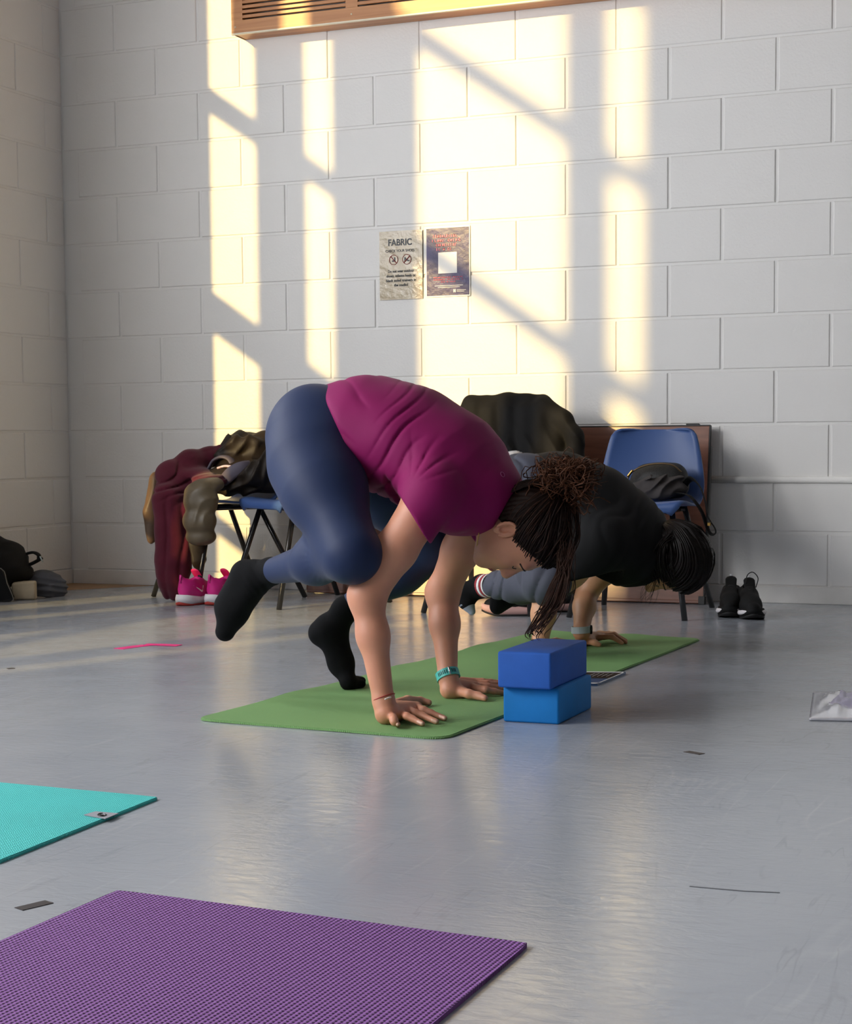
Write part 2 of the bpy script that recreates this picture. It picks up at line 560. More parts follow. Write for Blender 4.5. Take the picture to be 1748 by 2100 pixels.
def sdf_mesh(prims, res, cuts=(), subs=(), disp=None, name='organic'):
    """cuts: (normal, point) keeps the side the normal points away from; subs: prims carved away; disp(p, d): added to the field."""
    B = 8
    lo = np.min([p.bounds()[0] for p in prims], 0) - 3 * res
    hi = np.max([p.bounds()[1] for p in prims], 0) + 3 * res
    nb = np.ceil((hi - lo) / (res * B)).astype(int)
    gi = np.stack(np.meshgrid(*[np.arange(n) for n in nb], indexing='ij'), -1).reshape(-1, 3)
    cen = (lo + (gi + 0.5) * res * B).astype(np.float32)
    hd = res * B * 0.87
    D = [p(cen) for p in prims]
    dm = np.min(D, 0)
    act = (dm < hd * 1.5 + 0.05) & (dm > -hd * 2.2 - 0.06)
    full = D[0]
    for p, d in zip(prims[1:], D[1:]):
        full = smin(full, d, p.k)
    act &= np.abs(full) < hd * 1.9 + 0.012
    gi = gi[act]
    D = [d[act] for d in D]
    g = np.arange(B + 1) * res
    off = np.stack(np.meshgrid(g, g, g, indexing='ij'), -1).astype(np.float32)
    nB = len(gi)
    P = ((lo + gi * res * B).astype(np.float32)[:, None, None, None, :] + off[None])
    val = np.full(P.shape[:4], 9.0, np.float32)
    for p, d in zip(prims, D):
        m = d < hd * 2.2 + p.k + 0.02
        if m.any():
            val[m] = smin(val[m], p(P[m]), p.k)
    for p in subs:
        a, b = p.bounds()
        c0 = (lo + gi * res * B)
        m = np.all((c0 < b + 0.02) & (c0 + res * B > a - 0.02), 1)
        if m.any():
            val[m] = -smin(-val[m], p(P[m]), p.k)
    if disp is not None:
        val = val + disp(P)
    for n, q in cuts:
        n = np.array(n, np.float32); n /= np.linalg.norm(n)
        val = np.maximum(val, (P - np.array(q, np.float32)) @ n)
    # dual contouring by surface nets
    ins = val < 0
    corners = [(i, j, k) for i in (0, 1) for j in (0, 1) for k in (0, 1)]
    cnt = sum(ins[:, i:i + B, j:j + B, k:k + B].astype(np.int8) for i, j, k in corners)
    cb, ci, cj, ck = np.nonzero((cnt > 0) & (cnt < 8))
    base = gi[cb] * B + np.stack([ci, cj, ck], 1)
    cv = np.stack([val[cb, ci + i, cj + j, ck + k] for i, j, k in corners], 1)
    acc = np.zeros((len(cb), 3)); num = np.zeros(len(cb))
    cor = np.array(corners, float)
    for a in range(8):
        for b in range(a + 1, 8):
            if abs(cor[a] - cor[b]).sum() == 1:
                va, vb = cv[:, a], cv[:, b]
                m = (va < 0) != (vb < 0)
                t = np.where(m, va / np.where(m, va - vb, 1), 0)
                acc += np.where(m[:, None], cor[a] + t[:, None] * (cor[b] - cor[a]), 0)
                num += m
    V = lo + (base + acc / num[:, None]) * res
    dims = nb * B + 2
    idf = lambda c: ((c[:, 0] + 1) * dims[1] + c[:, 1] + 1) * dims[2] + c[:, 2] + 1
    ids = idf(base)
    order = np.argsort(ids)
    sid = ids[order]
    quads = []
    for ax in range(3):
        e = [0, 0, 0]; e[ax] = 1
        i1 = corners.index(tuple(e))
        m = (cv[:, 0] < 0) != (cv[:, i1] < 0)
        bse = base[m]
        flip = cv[m, 0] < 0
        u, w = [(1, 2), (2, 0), (0, 1)][ax]
        q = []
        for du, dw in ((0, 0), (1, 0), (1, 1), (0, 1)):
            c = bse.copy(); c[:, u] -= du; c[:, w] -= dw
            t = idf(c)
            pos = np.clip(np.searchsorted(sid, t), 0, len(sid) - 1)
            q.append(np.where(sid[pos] == t, order[pos], -1))
        q = np.stack(q, 1)
        ok = (q >= 0).all(1)
        q[~flip] = q[~flip][:, ::-1]
        quads.append(q[ok])
    Q = np.concatenate(quads)
    me = bpy.data.meshes.new(name)
    me.vertices.add(len(V)); me.vertices.foreach_set('co', V.astype(np.float32).ravel())
    me.loops.add(len(Q) * 4); me.loops.foreach_set('vertex_index', Q.astype(np.int32).ravel())
    me.polygons.add(len(Q)); me.polygons.foreach_set('loop_start', np.arange(len(Q), dtype=np.int32) * 4)
    me.polygons.foreach_set('use_smooth', np.ones(len(Q), bool))
    me.update(calc_edges=True)
    me.validate()
    return me


def vnoise(p, seed=0):
    """Smooth value noise on an array of points."""
    i = np.floor(p).astype(np.int64)
    f = (p - i).astype(np.float32)
    f = f * f * (3 - 2 * f)
    out = np.zeros(p.shape[:-1], np.float32)
    for dx in (0, 1):
        for dy in (0, 1):
            for dz in (0, 1):
                h = ((i[..., 0] + dx) * 73856093) ^ ((i[..., 1] + dy) * 19349663) ^ ((i[..., 2] + dz) * 83492791) ^ (seed * 2654435)
                h = (h ^ (h >> 13)) * 1274126177
                r = ((h >> 7) & 0xffff).astype(np.float32) / 32768.0 - 1
                w = (f[..., 0] if dx else 1 - f[..., 0]) * (f[..., 1] if dy else 1 - f[..., 1]) * (f[..., 2] if dz else 1 - f[..., 2])
                out += r * w
    return out


def relax(me, n=1):
    """A light Laplacian smoothing to take the stair-steps out."""
    bm = bmesh.new(); bm.from_mesh(me)
    for _ in range(n):
        bmesh.ops.smooth_vert(bm, verts=bm.verts, factor=0.5, use_axis_x=True, use_axis_y=True, use_axis_z=True)
    bm.to_mesh(me); bm.free()
    return me


def lathe_strands(name, paths, rad, seg=4, m=None, parent=None):
    """Many thin tapered strands in one mesh."""
    V, F = [], []
    for path in paths:
        P = np.array(path, float)
        n = len(P)
        T = np.gradient(P, axis=0)
        T /= np.linalg.norm(T, axis=1)[:, None] + 1e-9
        ref = np.array([0.3, 0.9, 0.2])
        U = np.cross(T, ref); U /= np.linalg.norm(U, axis=1)[:, None] + 1e-9
        W = np.cross(T, U)
        r = rad * random.uniform(0.7, 1.2) * np.clip(np.minimum(np.linspace(0.5, 6, n), np.linspace(5, 0.25, n)), 0, 1)
        b = len(V)
        for k in range(seg):
            a = 2 * math.pi * k / seg
            pass
        for i in range(n):
            for k in range(seg):
                a = 2 * math.pi * k / seg
                V.append(P[i] + (U[i] * math.cos(a) + W[i] * math.sin(a)) * r[i])
        for i in range(n - 1):
            for k in range(seg):
                F.append((b + i * seg + k, b + i * seg + (k + 1) % seg, b + (i + 1) * seg + (k + 1) % seg, b + (i + 1) * seg + k))
    return add(name, mesh(name, V, F, True), m, parent)


# ------------------------------------------------------------------ people
M_skin = mat('skin_warm', rgb(212, 148, 119), 0.5, var=0.07, vscale=14, bump=0.12, bscale=240, bdist=0.001, sss=0.15)
M_skin2 = mat('skin_tan', rgb(200, 148, 112), 0.5, var=0.06, vscale=14, bump=0.12, bscale=240, bdist=0.001, sss=0.15)
M_lip = mat('lips', rgb(165, 90, 80), 0.4)
M_nail = mat('nails', rgb(225, 180, 160), 0.25)
M_dark = mat('brow_hair', rgb(40, 26, 20), 0.6)


def head_frame(o, up, fwd):
    up = np.array(up, float); up /= np.linalg.norm(up)
    fwd = np.array(fwd, float); fwd -= up * (fwd @ up); fwd /= np.linalg.norm(fwd)
    lat = np.cross(fwd, up)              # towards the near (right) side when positive is chosen below
    o = np.array(o, float)
    return lambda u, f, l=0.0: o + up * u + fwd * f + lat * l, (up, fwd, lat)


def head_prims(H, ax, near):
    up, fwd, lat = ax
    A = np.array([up, fwd, lat])
    n = near
    pr = [Ell(H(0.048, -0.012), A, (0.088, 0.096, 0.073), 0.02),
          Ell(H(-0.005, 0.030), A, (0.085, 0.058, 0.062), 0.03),
          Ell(H(-0.055, 0.045), A, (0.050, 0.045, 0.046), 0.03),
          Ell(H(-0.088, 0.070), A, (0.020, 0.018, 0.024), 0.022),       # chin
          Cone(H(0.018, 0.084), H(-0.024, 0.104), 0.009, 0.0125, 0.012),  # nose ridge
          Ell(H(-0.026, 0.100), A, (0.010, 0.011, 0.016), 0.008),
          Ell(H(-0.060, 0.086), A, (0.012, 0.010, 0.022), 0.008),       # lips
          Ell(H(-0.012, 0.066, 0.034), A, (0.022, 0.018, 0.020), 0.02), Ell(H(-0.012, 0.066, -0.034), A, (0.022, 0.018, 0.020), 0.02),
          Cone(H(0.034, 0.080, 0.03), H(0.034, 0.080, -0.03), 0.011, 0.011, 0.015),  # brow
          Ell(H(0.014, 0.070, 0.031), A, (0.011, 0.012, 0.014), 0.006), Ell(H(0.014, 0.070, -0.031), A, (0.011, 0.012, 0.014), 0.006)]
    return pr


def make_ears(H, ax, m, parent):
    up, fwd, lat = ax
    for s in (-1, 1):
        n = lat * s * 0.86 + fwd * 0.42; n /= np.linalg.norm(n)
        t = np.cross(up, n) * s
        c = H(0.003, -0.014, s * 0.0745)
        tl = (up * 0.97 - fwd * 0.22); tl /= np.linalg.norm(tl)
        sd = np.cross(n, tl)
        A = np.array([tl, sd, n])
        P = lambda a, b, h=0.0: c + tl * a + sd * b + n * h
        pr = [Ell(P(0, 0, 0.001), A, (0.028, 0.018, 0.006), 0.006), Ell(P(-0.024, 0.002, 0.001), A, (0.011, 0.009, 0.005), 0.006), Ell(H(0.003, -0.004, s * 0.068), np.array(ax), (0.022, 0.012, 0.010), 0.006)]
        ring = [P(0.027 * math.cos(q), 0.0175 * math.sin(q), 0.006) for q in np.linspace(-2.5, 2.2, 13)]
        pr += chain(ring, [0.0038] * 13, 0.003)
        ring = [P(0.002 + 0.016 * math.cos(q), 0.010 * math.sin(q), 0.005) for q in np.linspace(-2.2, 1.4, 8)]
        pr += chain(ring, [0.0026] * 8, 0.003)
        sub = [Ell(P(-0.004, 0.0, 0.006), A, (0.013, 0.008, 0.007), 0.003), Ell(P(0.012, 0.0, 0.008), A, (0.010, 0.010, 0.005), 0.003)]
        add('ear', relax(sdf_mesh(pr, 0.0018, subs=sub), 1), m, parent)


def finger(pts, r0, r1, k=0.006):
    n = len(pts)
    return chain(pts, list(np.linspace(r0, r1, n)), k)

# ---- the woman in front: magenta top, navy leggings
Ym = -3.10
NR, FR = 'near', 'far'
Sa = lambda px, py, y: at(px, py, y)
sqT = ((0, 1, 0), 0.74, (0, Ym, 0))
p_root = atz(830, 1455)
w1 = thing('person', 'woman in magenta top and navy leggings balancing on both hands beside the blue blocks', 'person', (3.1, Ym, 0.005), 'women holding an arm balance')

tor = [Sa(672, 890, Ym), Sa(760, 882, Ym), Sa(840, 908, Ym), Sa(918, 957, Ym), Sa(972, 1005, Ym), Sa(1005, 1022, Ym)]
torr = [0.116, 0.122, 0.127, 0.126, 0.104, 0.066]
shN, shF = Sa(886, 1012, -3.285), Sa(992, 1020, -2.915)
elN, elF = Sa(752, 1222, -3.36), Sa(908, 1215, -2.86)
wrN, wrF = atz(787, 1437, 0.060), atz(919, 1388, 0.060)
hipN, hipF = Sa(648, 905, -3.19), Sa(690, 905, -3.01)
knN, knF = Sa(722, 1132, -3.40), Sa(905, 1118, -2.80)
anN, anF = Sa(556, 1172, -3.12), Sa(708, 1250, -2.87)

M_mag = mat('magenta_jersey', rgb(134, 12, 86), 0.7, var=0.05, vscale=5, bump=0.15, bscale=500, bdist=0.0006, sheen=0.04, spec=0.25)
M_navy = mat('navy_leggings', rgb(27, 42, 78), 0.6, bump=0.08, bscale=700, bdist=0.0004, sheen=0.06, spec=0.3)
M_sock = mat('black_sock', rgb(13, 13, 15), 0.9, bump=0.4, bscale=260, bdist=0.001, spec=0.2)
M_hair1 = mat('dark_brown_hair', rgb(30, 18, 14), 0.5, var=0.4, vscale=60, spec=0.15)
M_hair1b = mat('auburn_backlit_hair', rgb(76, 44, 26), 0.5, var=0.35, vscale=50, spec=0.2)  # knot's own lighter brown, with some backlight glow put into the colour

# arms with hands
foreN = elN * 0.62 + wrN * 0.38
foreF = elF * 0.62 + wrF * 0.38
upN = shN * 0.45 + elN * 0.55
upF = shF * 0.45 + elF * 0.55
body = chain(tor, [r * 0.86 for r in torr], 0.04, sqT)
body += chain([shN, upN, elN], [0.056, 0.050, 0.0415], 0.02) + chain([elN, foreN, wrN], [0.041, 0.0355, 0.0255], 0.03)
body += chain([shF, upF, elF], [0.056, 0.050, 0.0415], 0.02) + chain([elF, foreF, wrF], [0.042, 0.0365, 0.0255], 0.03)
body += [Cone(shN, shF, 0.055, 0.055, 0.04)]
body += chain([hipN, knN], [0.085, 0.052], 0.03) + chain([knN, anN], [0.045, 0.024], 0.03)
body += chain([hipF, knF], [0.085, 0.052], 0.03) + chain([knF, anF], [0.045, 0.024], 0.03)
# near hand, fingers spread on the mat
mt = 0.006
palmN = [atz(797, 1459, 0.028), atz(812, 1464, 0.024)]
body += [Cone(wrN, atz(793, 1462, 0.032), 0.026, 0.028, 0.012), Cone(atz(790, 1466, 0.026), atz(806, 1470, 0.022), 0.020, 0.015, 0.012),
         Cone(atz(795, 1460, 0.032), atz(842, 1456, 0.024), 0.024, 0.016, 0.012), Cone(atz(800, 1462, 0.03), atz(824, 1464, 0.022), 0.022, 0.015, 0.012),
         Cone(atz(804, 1452, 0.034), atz(856, 1450, 0.026), 0.020, 0.014, 0.012)]
for kn, mid, tip in [((806, 1471), (809, 1481), (816, 1486)), ((824, 1464), (846, 1474), (866, 1484)), ((840, 1457), (868, 1468), (895, 1480)), ((856, 1451), (884, 1462), (912, 1473))]:
    body += finger([atz(*kn, 0.026), atz(*[(a + b) / 2 for a, b in zip(kn, mid)], 0.026), atz(*mid, 0.021), atz(*tip, mt + 0.006)], 0.0105, 0.0072)
body += finger([atz(803, 1447, 0.034), atz(836, 1436, 0.026), atz(862, 1437, 0.019), atz(880, 1441, 0.014)], 0.014, 0.0085)
# far hand, thumb towards the camera, fingers reaching behind the block
body += [Cone(wrF, atz(925, 1412, 0.030), 0.026, 0.026, 0.012), Cone(atz(920, 1416, 0.026), atz(950, 1420, 0.020), 0.021, 0.016, 0.012),
         Cone(atz(928, 1408, 0.032), atz(972, 1408, 0.026), 0.023, 0.016, 0.012), Cone(atz(930, 1402, 0.032), atz(968, 1401, 0.026), 0.021, 0.015, 0.012)]
body += finger([atz(940, 1417, 0.024), atz(962, 1423, 0.022), atz(982, 1427, 0.018), atz(995, 1432, 0.014)], 0.014, 0.0085)
for kn, tip in [((972, 1410), (1032, 1421)), ((974, 1405), (1042, 1413)), ((972, 1400), (1040, 1405)), ((966, 1397), (1024, 1399))]:
    k_, t_ = np.array(kn, float), np.array(tip, float)
    body += finger([atz(*k_, 0.027), atz(*(k_ * 0.6 + t_ * 0.4), 0.025), atz(*(k_ * 0.3 + t_ * 0.7), 0.019), atz(*t_, mt + 0.006)], 0.0105, 0.0072)
# head
up1 = RT * 1.0
fw1 = -UP * 1.0
up1 = up1 - np.array([0, 1, 0]) * up1[1]; fw1 = fw1 - np.array([0, 1, 0]) * fw1[1]
H1, ax1 = head_frame(Sa(1058, 1092, Ym), up1, fw1)
body += head_prims(H1, ax1, 1)
body += [Cone(Sa(985, 1022, Ym), H1(-0.035, -0.015), 0.058, 0.054, 0.03)]
body1 = add('body', relax(sdf_mesh(body, 0.0034), 1), M_skin, w1)
make_ears(H1, ax1, M_skin, w1)

# clothing
pix = lambda a, b: RT * a - UP * b        # a direction given as right / down in the view of her side
folds_dir = np.array(pix(0.86, 0.50), np.float32)
c0 = np.array(Sa(760, 880, Ym), np.float32)
hem_n = np.array(pix(-0.9, 0.42), np.float32)
diag_n = np.array(pix(0.74, 0.67), np.float32)
rad_c = np.array(Sa(838, 1000, -3.30), np.float32)
ex_, ey_ = np.array(pix(1, 0), np.float32), np.array(pix(0, 1), np.float32)
def crease(ph, p=3.0):
    return (1 - np.abs(np.sin(ph))) ** p
def shirt_fold(P):
    q = P - c0
    x, y = q @ ex_, q @ ey_
    n = vnoise(q * 6.0, 3); n2 = vnoise(q * 16.0, 5); m1 = vnoise(q * 4.5, 11); m2 = vnoise(q * 5.0, 17)
    # gathers running beside the hem
    w1 = np.clip((-0.045 - x - 0.35 * y) / 0.04 + 1, 0, 1) * np.clip(m1 * 1.5 + 0.6, 0, 1)
    d = 0.0060 * w1 * crease((q @ hem_n) * 58 + n * 3.2 + x * 20, 3.0)
    # slanting pulls across the waist
    w2 = np.clip(1 - np.abs(x - 0.085 + 0.3 * y) / 0.075, 0, 1) * np.clip(m2 * 1.8 + 0.55, 0, 1)
    d += 0.0095 * w2 * crease((q @ diag_n) * 88 + n * 4.2, 3.0)
    # drag lines fanning out from the armpit
    r = P - rad_c
    rx, ry = r @ ex_, r @ ey_
    ang = np.arctan2(ry, rx)
    rr_ = np.sqrt(rx * rx + ry * ry)
    w3 = np.clip(1 - np.abs(rr_ - 0.075) / 0.085, 0, 1) * np.clip(1 - np.abs(ang + 0.85) / 0.9, 0, 1)
    d += 0.0065 * w3 * crease(ang * 9.0 + n * 2.0, 2.5)
    return d + 0.0016 * n2
hemN = Sa(852, 1068, -3.32)
hemF = Sa(958, 1090, -2.90)
slN = [shN, Sa(836, 1090, -3.325)]
slF = [shF, Sa(940, 1110, -2.90)]
shirt = chain(tor, [r + 0.008 for r in torr], 0.05, sqT)
shirt += [Cone(shN, shF, 0.070, 0.070, 0.05), Cone(slN[0], slN[1], 0.066, 0.064, 0.03), Cone(slF[0], slF[1], 0.066, 0.064, 0.03),
          Cone(Sa(905, 1010, -3.2), Sa(930, 1050, -3.22), 0.060, 0.045, 0.04), Cone(Sa(720, 930, Ym), Sa(790, 935, Ym), 0.075, 0.075, 0.05, sqT)]
sh_cuts = [(pix(-0.9, 0.42), Sa(703, 895, Ym))]
# openings of sleeves and collar
subs = [Cone(Sa(845, 1080, -3.32), Sa(770, 1200, -3.345), 0.054, 0.054, 0.004), Cone(Sa(950, 1105, -2.90), Sa(905, 1200, -2.87), 0.054, 0.054, 0.004),
        Cone(Sa(1040, 1045, Ym), Sa(1075, 1070, Ym), 0.064, 0.09, 0.006)]
class HalfCut:                       # remove only round one sleeve end
    def __init__(s, p, n, r):
        s.p = np.array(p, np.float32); n = np.array(n, np.float32); s.n = n / np.linalg.norm(n); s.r = r; s.k = 0.003
    def __call__(s, P):
        q = P - s.p
        h = q @ s.n
        rad = np.sqrt((q * q).sum(-1))
        return np.maximum(-h, rad - s.r)
    def bounds(s):
        return s.p - s.r, s.p + s.r
subs += [HalfCut(hemN, pix(-0.84, 0.54), 0.155), HalfCut(hemF, pix(-0.80, 0.60), 0.12)]
top1 = add('magenta_top', relax(sdf_mesh(shirt, 0.0036, cuts=sh_cuts, subs=subs, disp=shirt_fold), 1), M_mag, w1)

legs = [Cone(tor[0], tor[0] + (tor[1] - tor[0]) * 0.55, 0.114, 0.112, 0.05, sqT)]
legs += [Ell(Sa(640, 893, -3.175), np.eye(3), (0.108, 0.098, 0.126), 0.05), Ell(Sa(668, 893, -3.02), np.eye(3), (0.108, 0.098, 0.126), 0.05)]
thN = hipN * 0.5 + knN * 0.5 + pix(-0.022, -0.01)
th0 = hipN * 0.78 + knN * 0.22 + pix(-0.020, 0)
legs += chain([hipN + pix(0.0, 0.0), th0, thN, knN], [0.116, 0.110, 0.098, 0.066], 0.05) + chain([hipF, hipF * 0.5 + knF * 0.5, knF], [0.110, 0.092, 0.064], 0.03)
cfN = knN * 0.58 + anN * 0.42
cfF = knF * 0.58 + anF * 0.42
legs += chain([knN + pix(0, 0.010), cfN, anN], [0.058, 0.052, 0.033], 0.05) + chain([knF, cfF, anF], [0.056, 0.052, 0.033], 0.05)
def leg_fold(P):
    q = P - np.array(Sa(668, 1150, -3.33), np.float32)
    d2 = (q * q).sum(-1)
    a = np.arctan2(q @ np.array(pix(0, 1), np.float32), q @ np.array(pix(1, 0), np.float32) + 1e-6)
    return 0.0022 * np.sin(a * 22 + vnoise(q * 30, 2) * 2) * np.exp(-d2 / 0.0018)
cutN = ((anN - knN), anN * 0.985 + knN * 0.015)
class AnkleCut(HalfCut): pass
lsub = [AnkleCut(anN, anN - knN, 0.12), AnkleCut(anF, anF - knF, 0.12)]
add('leggings', relax(sdf_mesh(legs, 0.0042, subs=lsub, disp=leg_fold), 1), M_navy, w1)

sockN = chain([anN * 0.9 + knN * 0.1, anN, Sa(528, 1182, -3.11)], [0.0325, 0.034, 0.040], 0.02)
sockN += [Cone(Sa(518, 1178, -3.11), Sa(505, 1176, -3.11), 0.038, 0.036, 0.02), Cone(Sa(525, 1190, -3.11), Sa(478, 1255, -3.10), 0.040, 0.041, 0.02),
          Cone(Sa(478, 1255, -3.10), Sa(462, 1295, -3.10), 0.039, 0.027, 0.02), Cone(Sa(500, 1180, -3.11), Sa(468, 1240, -3.10), 0.034, 0.036, 0.02)]
def sock_fold(P):
    q = P - np.array(Sa(535, 1190, -3.11), np.float32)
    u = q @ np.array(pix(0.75, -0.45), np.float32)
    return 0.0013 * np.sin(u * 420 + vnoise(q * 25, 4) * 2.5) * np.exp(-(q * q).sum(-1) / 0.0022)
add('sock', relax(sdf_mesh(sockN, 0.004, disp=sock_fold), 1), M_sock, w1)
Yf = -2.865
sockF = chain([anF * 0.9 + knF * 0.1, anF, Sa(684, 1288, Yf)], [0.032, 0.034, 0.040], 0.02)
sockF += [Cone(Sa(672, 1290, Yf), Sa(660, 1298, Yf), 0.040, 0.038, 0.02), Cone(Sa(680, 1295, Yf), Sa(700, 1360, Yf), 0.044, 0.034, 0.02),
          Cone(Sa(700, 1360, Yf), atz(715, 1398, 0.026), 0.034, 0.021, 0.02), Cone(atz(713, 1400, 0.024), atz(742, 1402, 0.016), 0.018, 0.012, 0.015),
          Cone(atz(716, 1396, 0.024), atz(742, 1396, 0.016), 0.018, 0.012, 0.015)]
add('sock', relax(sdf_mesh(sockF, 0.004), 1), M_sock, w1)

# hair: cap, strands drawn to a messy knot, loose lock
def on_skull(H, u, f, l, grow):
    """Push a head-frame direction out to the hair surface."""
    v = np.array([u - 0.048, f + 0.012, l]); v /= np.linalg.norm(v)
    r = np.array([0.088, 0.096, 0.073]) + grow
    s = 1 / math.sqrt(((v / r) ** 2).sum())
    return H(0.048 + v[0] * s, -0.012 + v[1] * s, v[2] * s)
def hair_cap(H, ax, grow, name, m, parent, plane=((0.085, 0.070), (-0.02, -0.034)), subs=()):
    up, fwd, lat = ax
    (u0, f0), (u1, f1) = plane
    d = np.array([u0 - u1, f0 - f1]); d /= np.linalg.norm(d)
    n = -(d[1] * up - d[0] * fwd)
    A = np.array([up, fwd, lat])
    def groove(P):
        q = P - np.array(H(0.048, -0.012), np.float32)
        a = np.arctan2(q @ lat.astype(np.float32), q @ fwd.astype(np.float32))
        return 0.0016 * np.sin(a * 46 + vnoise(q * 18, 7) * 5) + 0.003 * vnoise(q * 22, 9)
    me = sdf_mesh([Ell(H(0.048, -0.012), A, np.array((0.088, 0.096, 0.073)) + grow, 0.01), Ell(H(-0.02, -0.06), A, (0.05, 0.042, 0.056), 0.03)], 0.0036,
                  cuts=[(n, H((u0 + u1) / 2, (f0 + f1) / 2))], subs=subs, disp=groove)
    return add(name, relax(me, 1), m, parent)
ear_c = [np.array(H1(0.003, -0.014, s * 0.085)) for s in (-1, 1)]
hair_cap(H1, ax1, 0.016, 'hair', M_hair1, w1, subs=[Ell(c, np.array(ax1), (0.033, 0.023, 0.03), 0.004) for c in ear_c])
def off_ear(pts):
    k = 0
    for i, p in enumerate(pts[: len(pts) // 2]):
        if min(np.linalg.norm(np.array(p) - c) for c in ear_c) < 0.031: k = i + 1
    return pts[k:]
knot = (0.116, -0.104)
rnd = random.Random(3)
paths = []
for i in range(330):
    side = rnd.choice((-1, -1, 1))
    t = rnd.random()
    # start anywhere along the hairline: forehead, temple, behind the ear, nape
    a = rnd.random()
    st = (0.092 - 0.105 * a, 0.070 - 0.102 * a, side * (0.02 + 0.055 * min(1, a * 1.6)) + rnd.uniform(-0.01, 0.01)) if a < 0.85 else (-0.06 + rnd.uniform(-0.02, 0.04), -0.075, side * rnd.uniform(0, 0.05))
    pts = []
    g = 0.0165 + rnd.uniform(0, 0.006)
    wv = rnd.uniform(0, 6.28)
    for s in np.linspace(0, 1, 11):
        u = st[0] * (1 - s) + knot[0] * s
        f = st[1] * (1 - s) + knot[1] * s
        l = st[2] * (1 - s) ** 1.2 + rnd.uniform(-0.002, 0.002) + 0.03 * side * math.sin(s * 3.1) * abs(st[2]) / 0.07
        pts.append(on_skull(H1, u, f, l + 0.004 * math.sin(wv + s * 9), g + 0.006 * s))
    paths.append(off_ear(spline(pts, 2)))
lathe_strands('hair_strands', paths, 0.0026, 4, M_hair1, w1)
paths = []
for i in range(70):
    side = rnd.choice((-1, -1, 1)); a = rnd.random()
    st = (0.09 - 0.08 * a, 0.06 - 0.08 * a, side * (0.02 + 0.055 * min(1, a * 1.6)))
    pts = []; wv = rnd.uniform(0, 6.28); g = 0.020 + rnd.uniform(0, 0.010)
    for s in np.linspace(0, 1, 13):
        pts.append(on_skull(H1, st[0] * (1 - s) + knot[0] * s, st[1] * (1 - s) + knot[1] * s, st[2] * (1 - s) ** 1.1 + 0.006 * math.sin(wv + s * 12), g * math.sin(min(1, s * 3 + 0.25) * 1.57) + 0.004 * math.sin(wv * 2 + s * 15)))
    paths.append(off_ear(spline(pts, 2)))
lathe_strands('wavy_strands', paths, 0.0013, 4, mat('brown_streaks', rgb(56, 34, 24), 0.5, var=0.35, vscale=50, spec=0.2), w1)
kc = H1(knot[0], knot[1] - 0.018)
paths = []
upv, fwv, latv = ax1
for i in range(420):
    c = kc + (upv * rnd.gauss(0.004, 0.030) + fwv * rnd.gauss(-0.006, 0.019) + latv * rnd.gauss(0, 0.027))
    d1 = np.array([rnd.gauss(0, 1) for _ in range(3)]); d1 /= np.linalg.norm(d1)
    d2 = np.cross(d1, [rnd.gauss(0, 1) for _ in range(3)]); d2 /= np.linalg.norm(d2)
    R = rnd.uniform(0.012, 0.040)
    a0, a1 = rnd.uniform(0, 6.28), rnd.uniform(2.0, 4.6)
    pts = []
    for s in np.linspace(0, 1, 12):
        a = a0 + a1 * s
        pts.append(c + (d1 * math.cos(a) + d2 * math.sin(a)) * R * (1 + 0.25 * math.sin(s * 14 + i)) + np.array([0, 0, 0.004 * math.sin(s * 11)]))
    paths.append(pts)
for i in range(130):                  # frizzy ends spilling over to the right of the knot
    b = kc + upv * rnd.uniform(-0.01, 0.03) + fwv * rnd.uniform(-0.03, 0.01) + latv * rnd.uniform(-0.03, 0.03)
    d = upv * rnd.uniform(0.3, 1.0) + fwv * rnd.uniform(-0.75, 0.55) + latv * rnd.uniform(-0.6, 0.6)
    d /= np.linalg.norm(d)
    w = np.cross(d, latv)
    pts = [b + d * s * rnd.uniform(0.06, 0.10) + w * 0.008 * math.sin(s * 7 + i) + np.array([0, 0, -0.015 * s * s]) for s in np.linspace(0, 1, 10)]
    paths.append(pts)
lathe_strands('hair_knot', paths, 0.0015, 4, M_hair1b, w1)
bun = [Ell(kc, np.array(ax1), (0.040, 0.028, 0.036), 0.02), Ell(kc + upv * 0.022 - fwv * 0.004, np.array(ax1), (0.03, 0.024, 0.03), 0.02), Cone(H1(0.095, -0.075), kc, 0.035, 0.02, 0.02)]
add('hair_knot_core', sdf_mesh(bun, 0.004, disp=lambda P: 0.006 * vnoise(P * 60, 3)), M_hair1, w1)
paths = []
for i in range(70):                  # the lock that has come loose and hangs to the mat
    o = np.array([rnd.gauss(0, 1), rnd.gauss(0, 1), 0])
    a = Sa(1168 + rnd.uniform(-26, 14), 1120 + rnd.uniform(-15, 25), -3.17 + rnd.uniform(-0.02, 0.03))
    ln = rnd.random()
    e_y = 1240 + 75 * ln ** 0.6
    key = [a, Sa(1152 + o[0] * 10, 1190, -3.17 + o[1] * 0.01), Sa(1136 + o[0] * 13, 1238, -3.165 + o[1] * 0.014)]
    if ln > 0.2:
        key.append(Sa(1112 + o[0] * 13, 1238 + (e_y - 1238) * 0.6, -3.16 + o[1] * 0.014))
    if ln > 0.55:
        key.append(Sa(1098 + o[0] * 11, e_y - 10, -3.16 + o[1] * 0.012)); key.append(Sa(1104 + o[0] * 9, e_y, -3.16))
    paths.append(spline(key, 6))
lathe_strands('loose_lock', paths, 0.0014, 4, mat('brown_lock', rgb(58, 36, 26), 0.5, var=0.35, vscale=50, spec=0.2), w1)

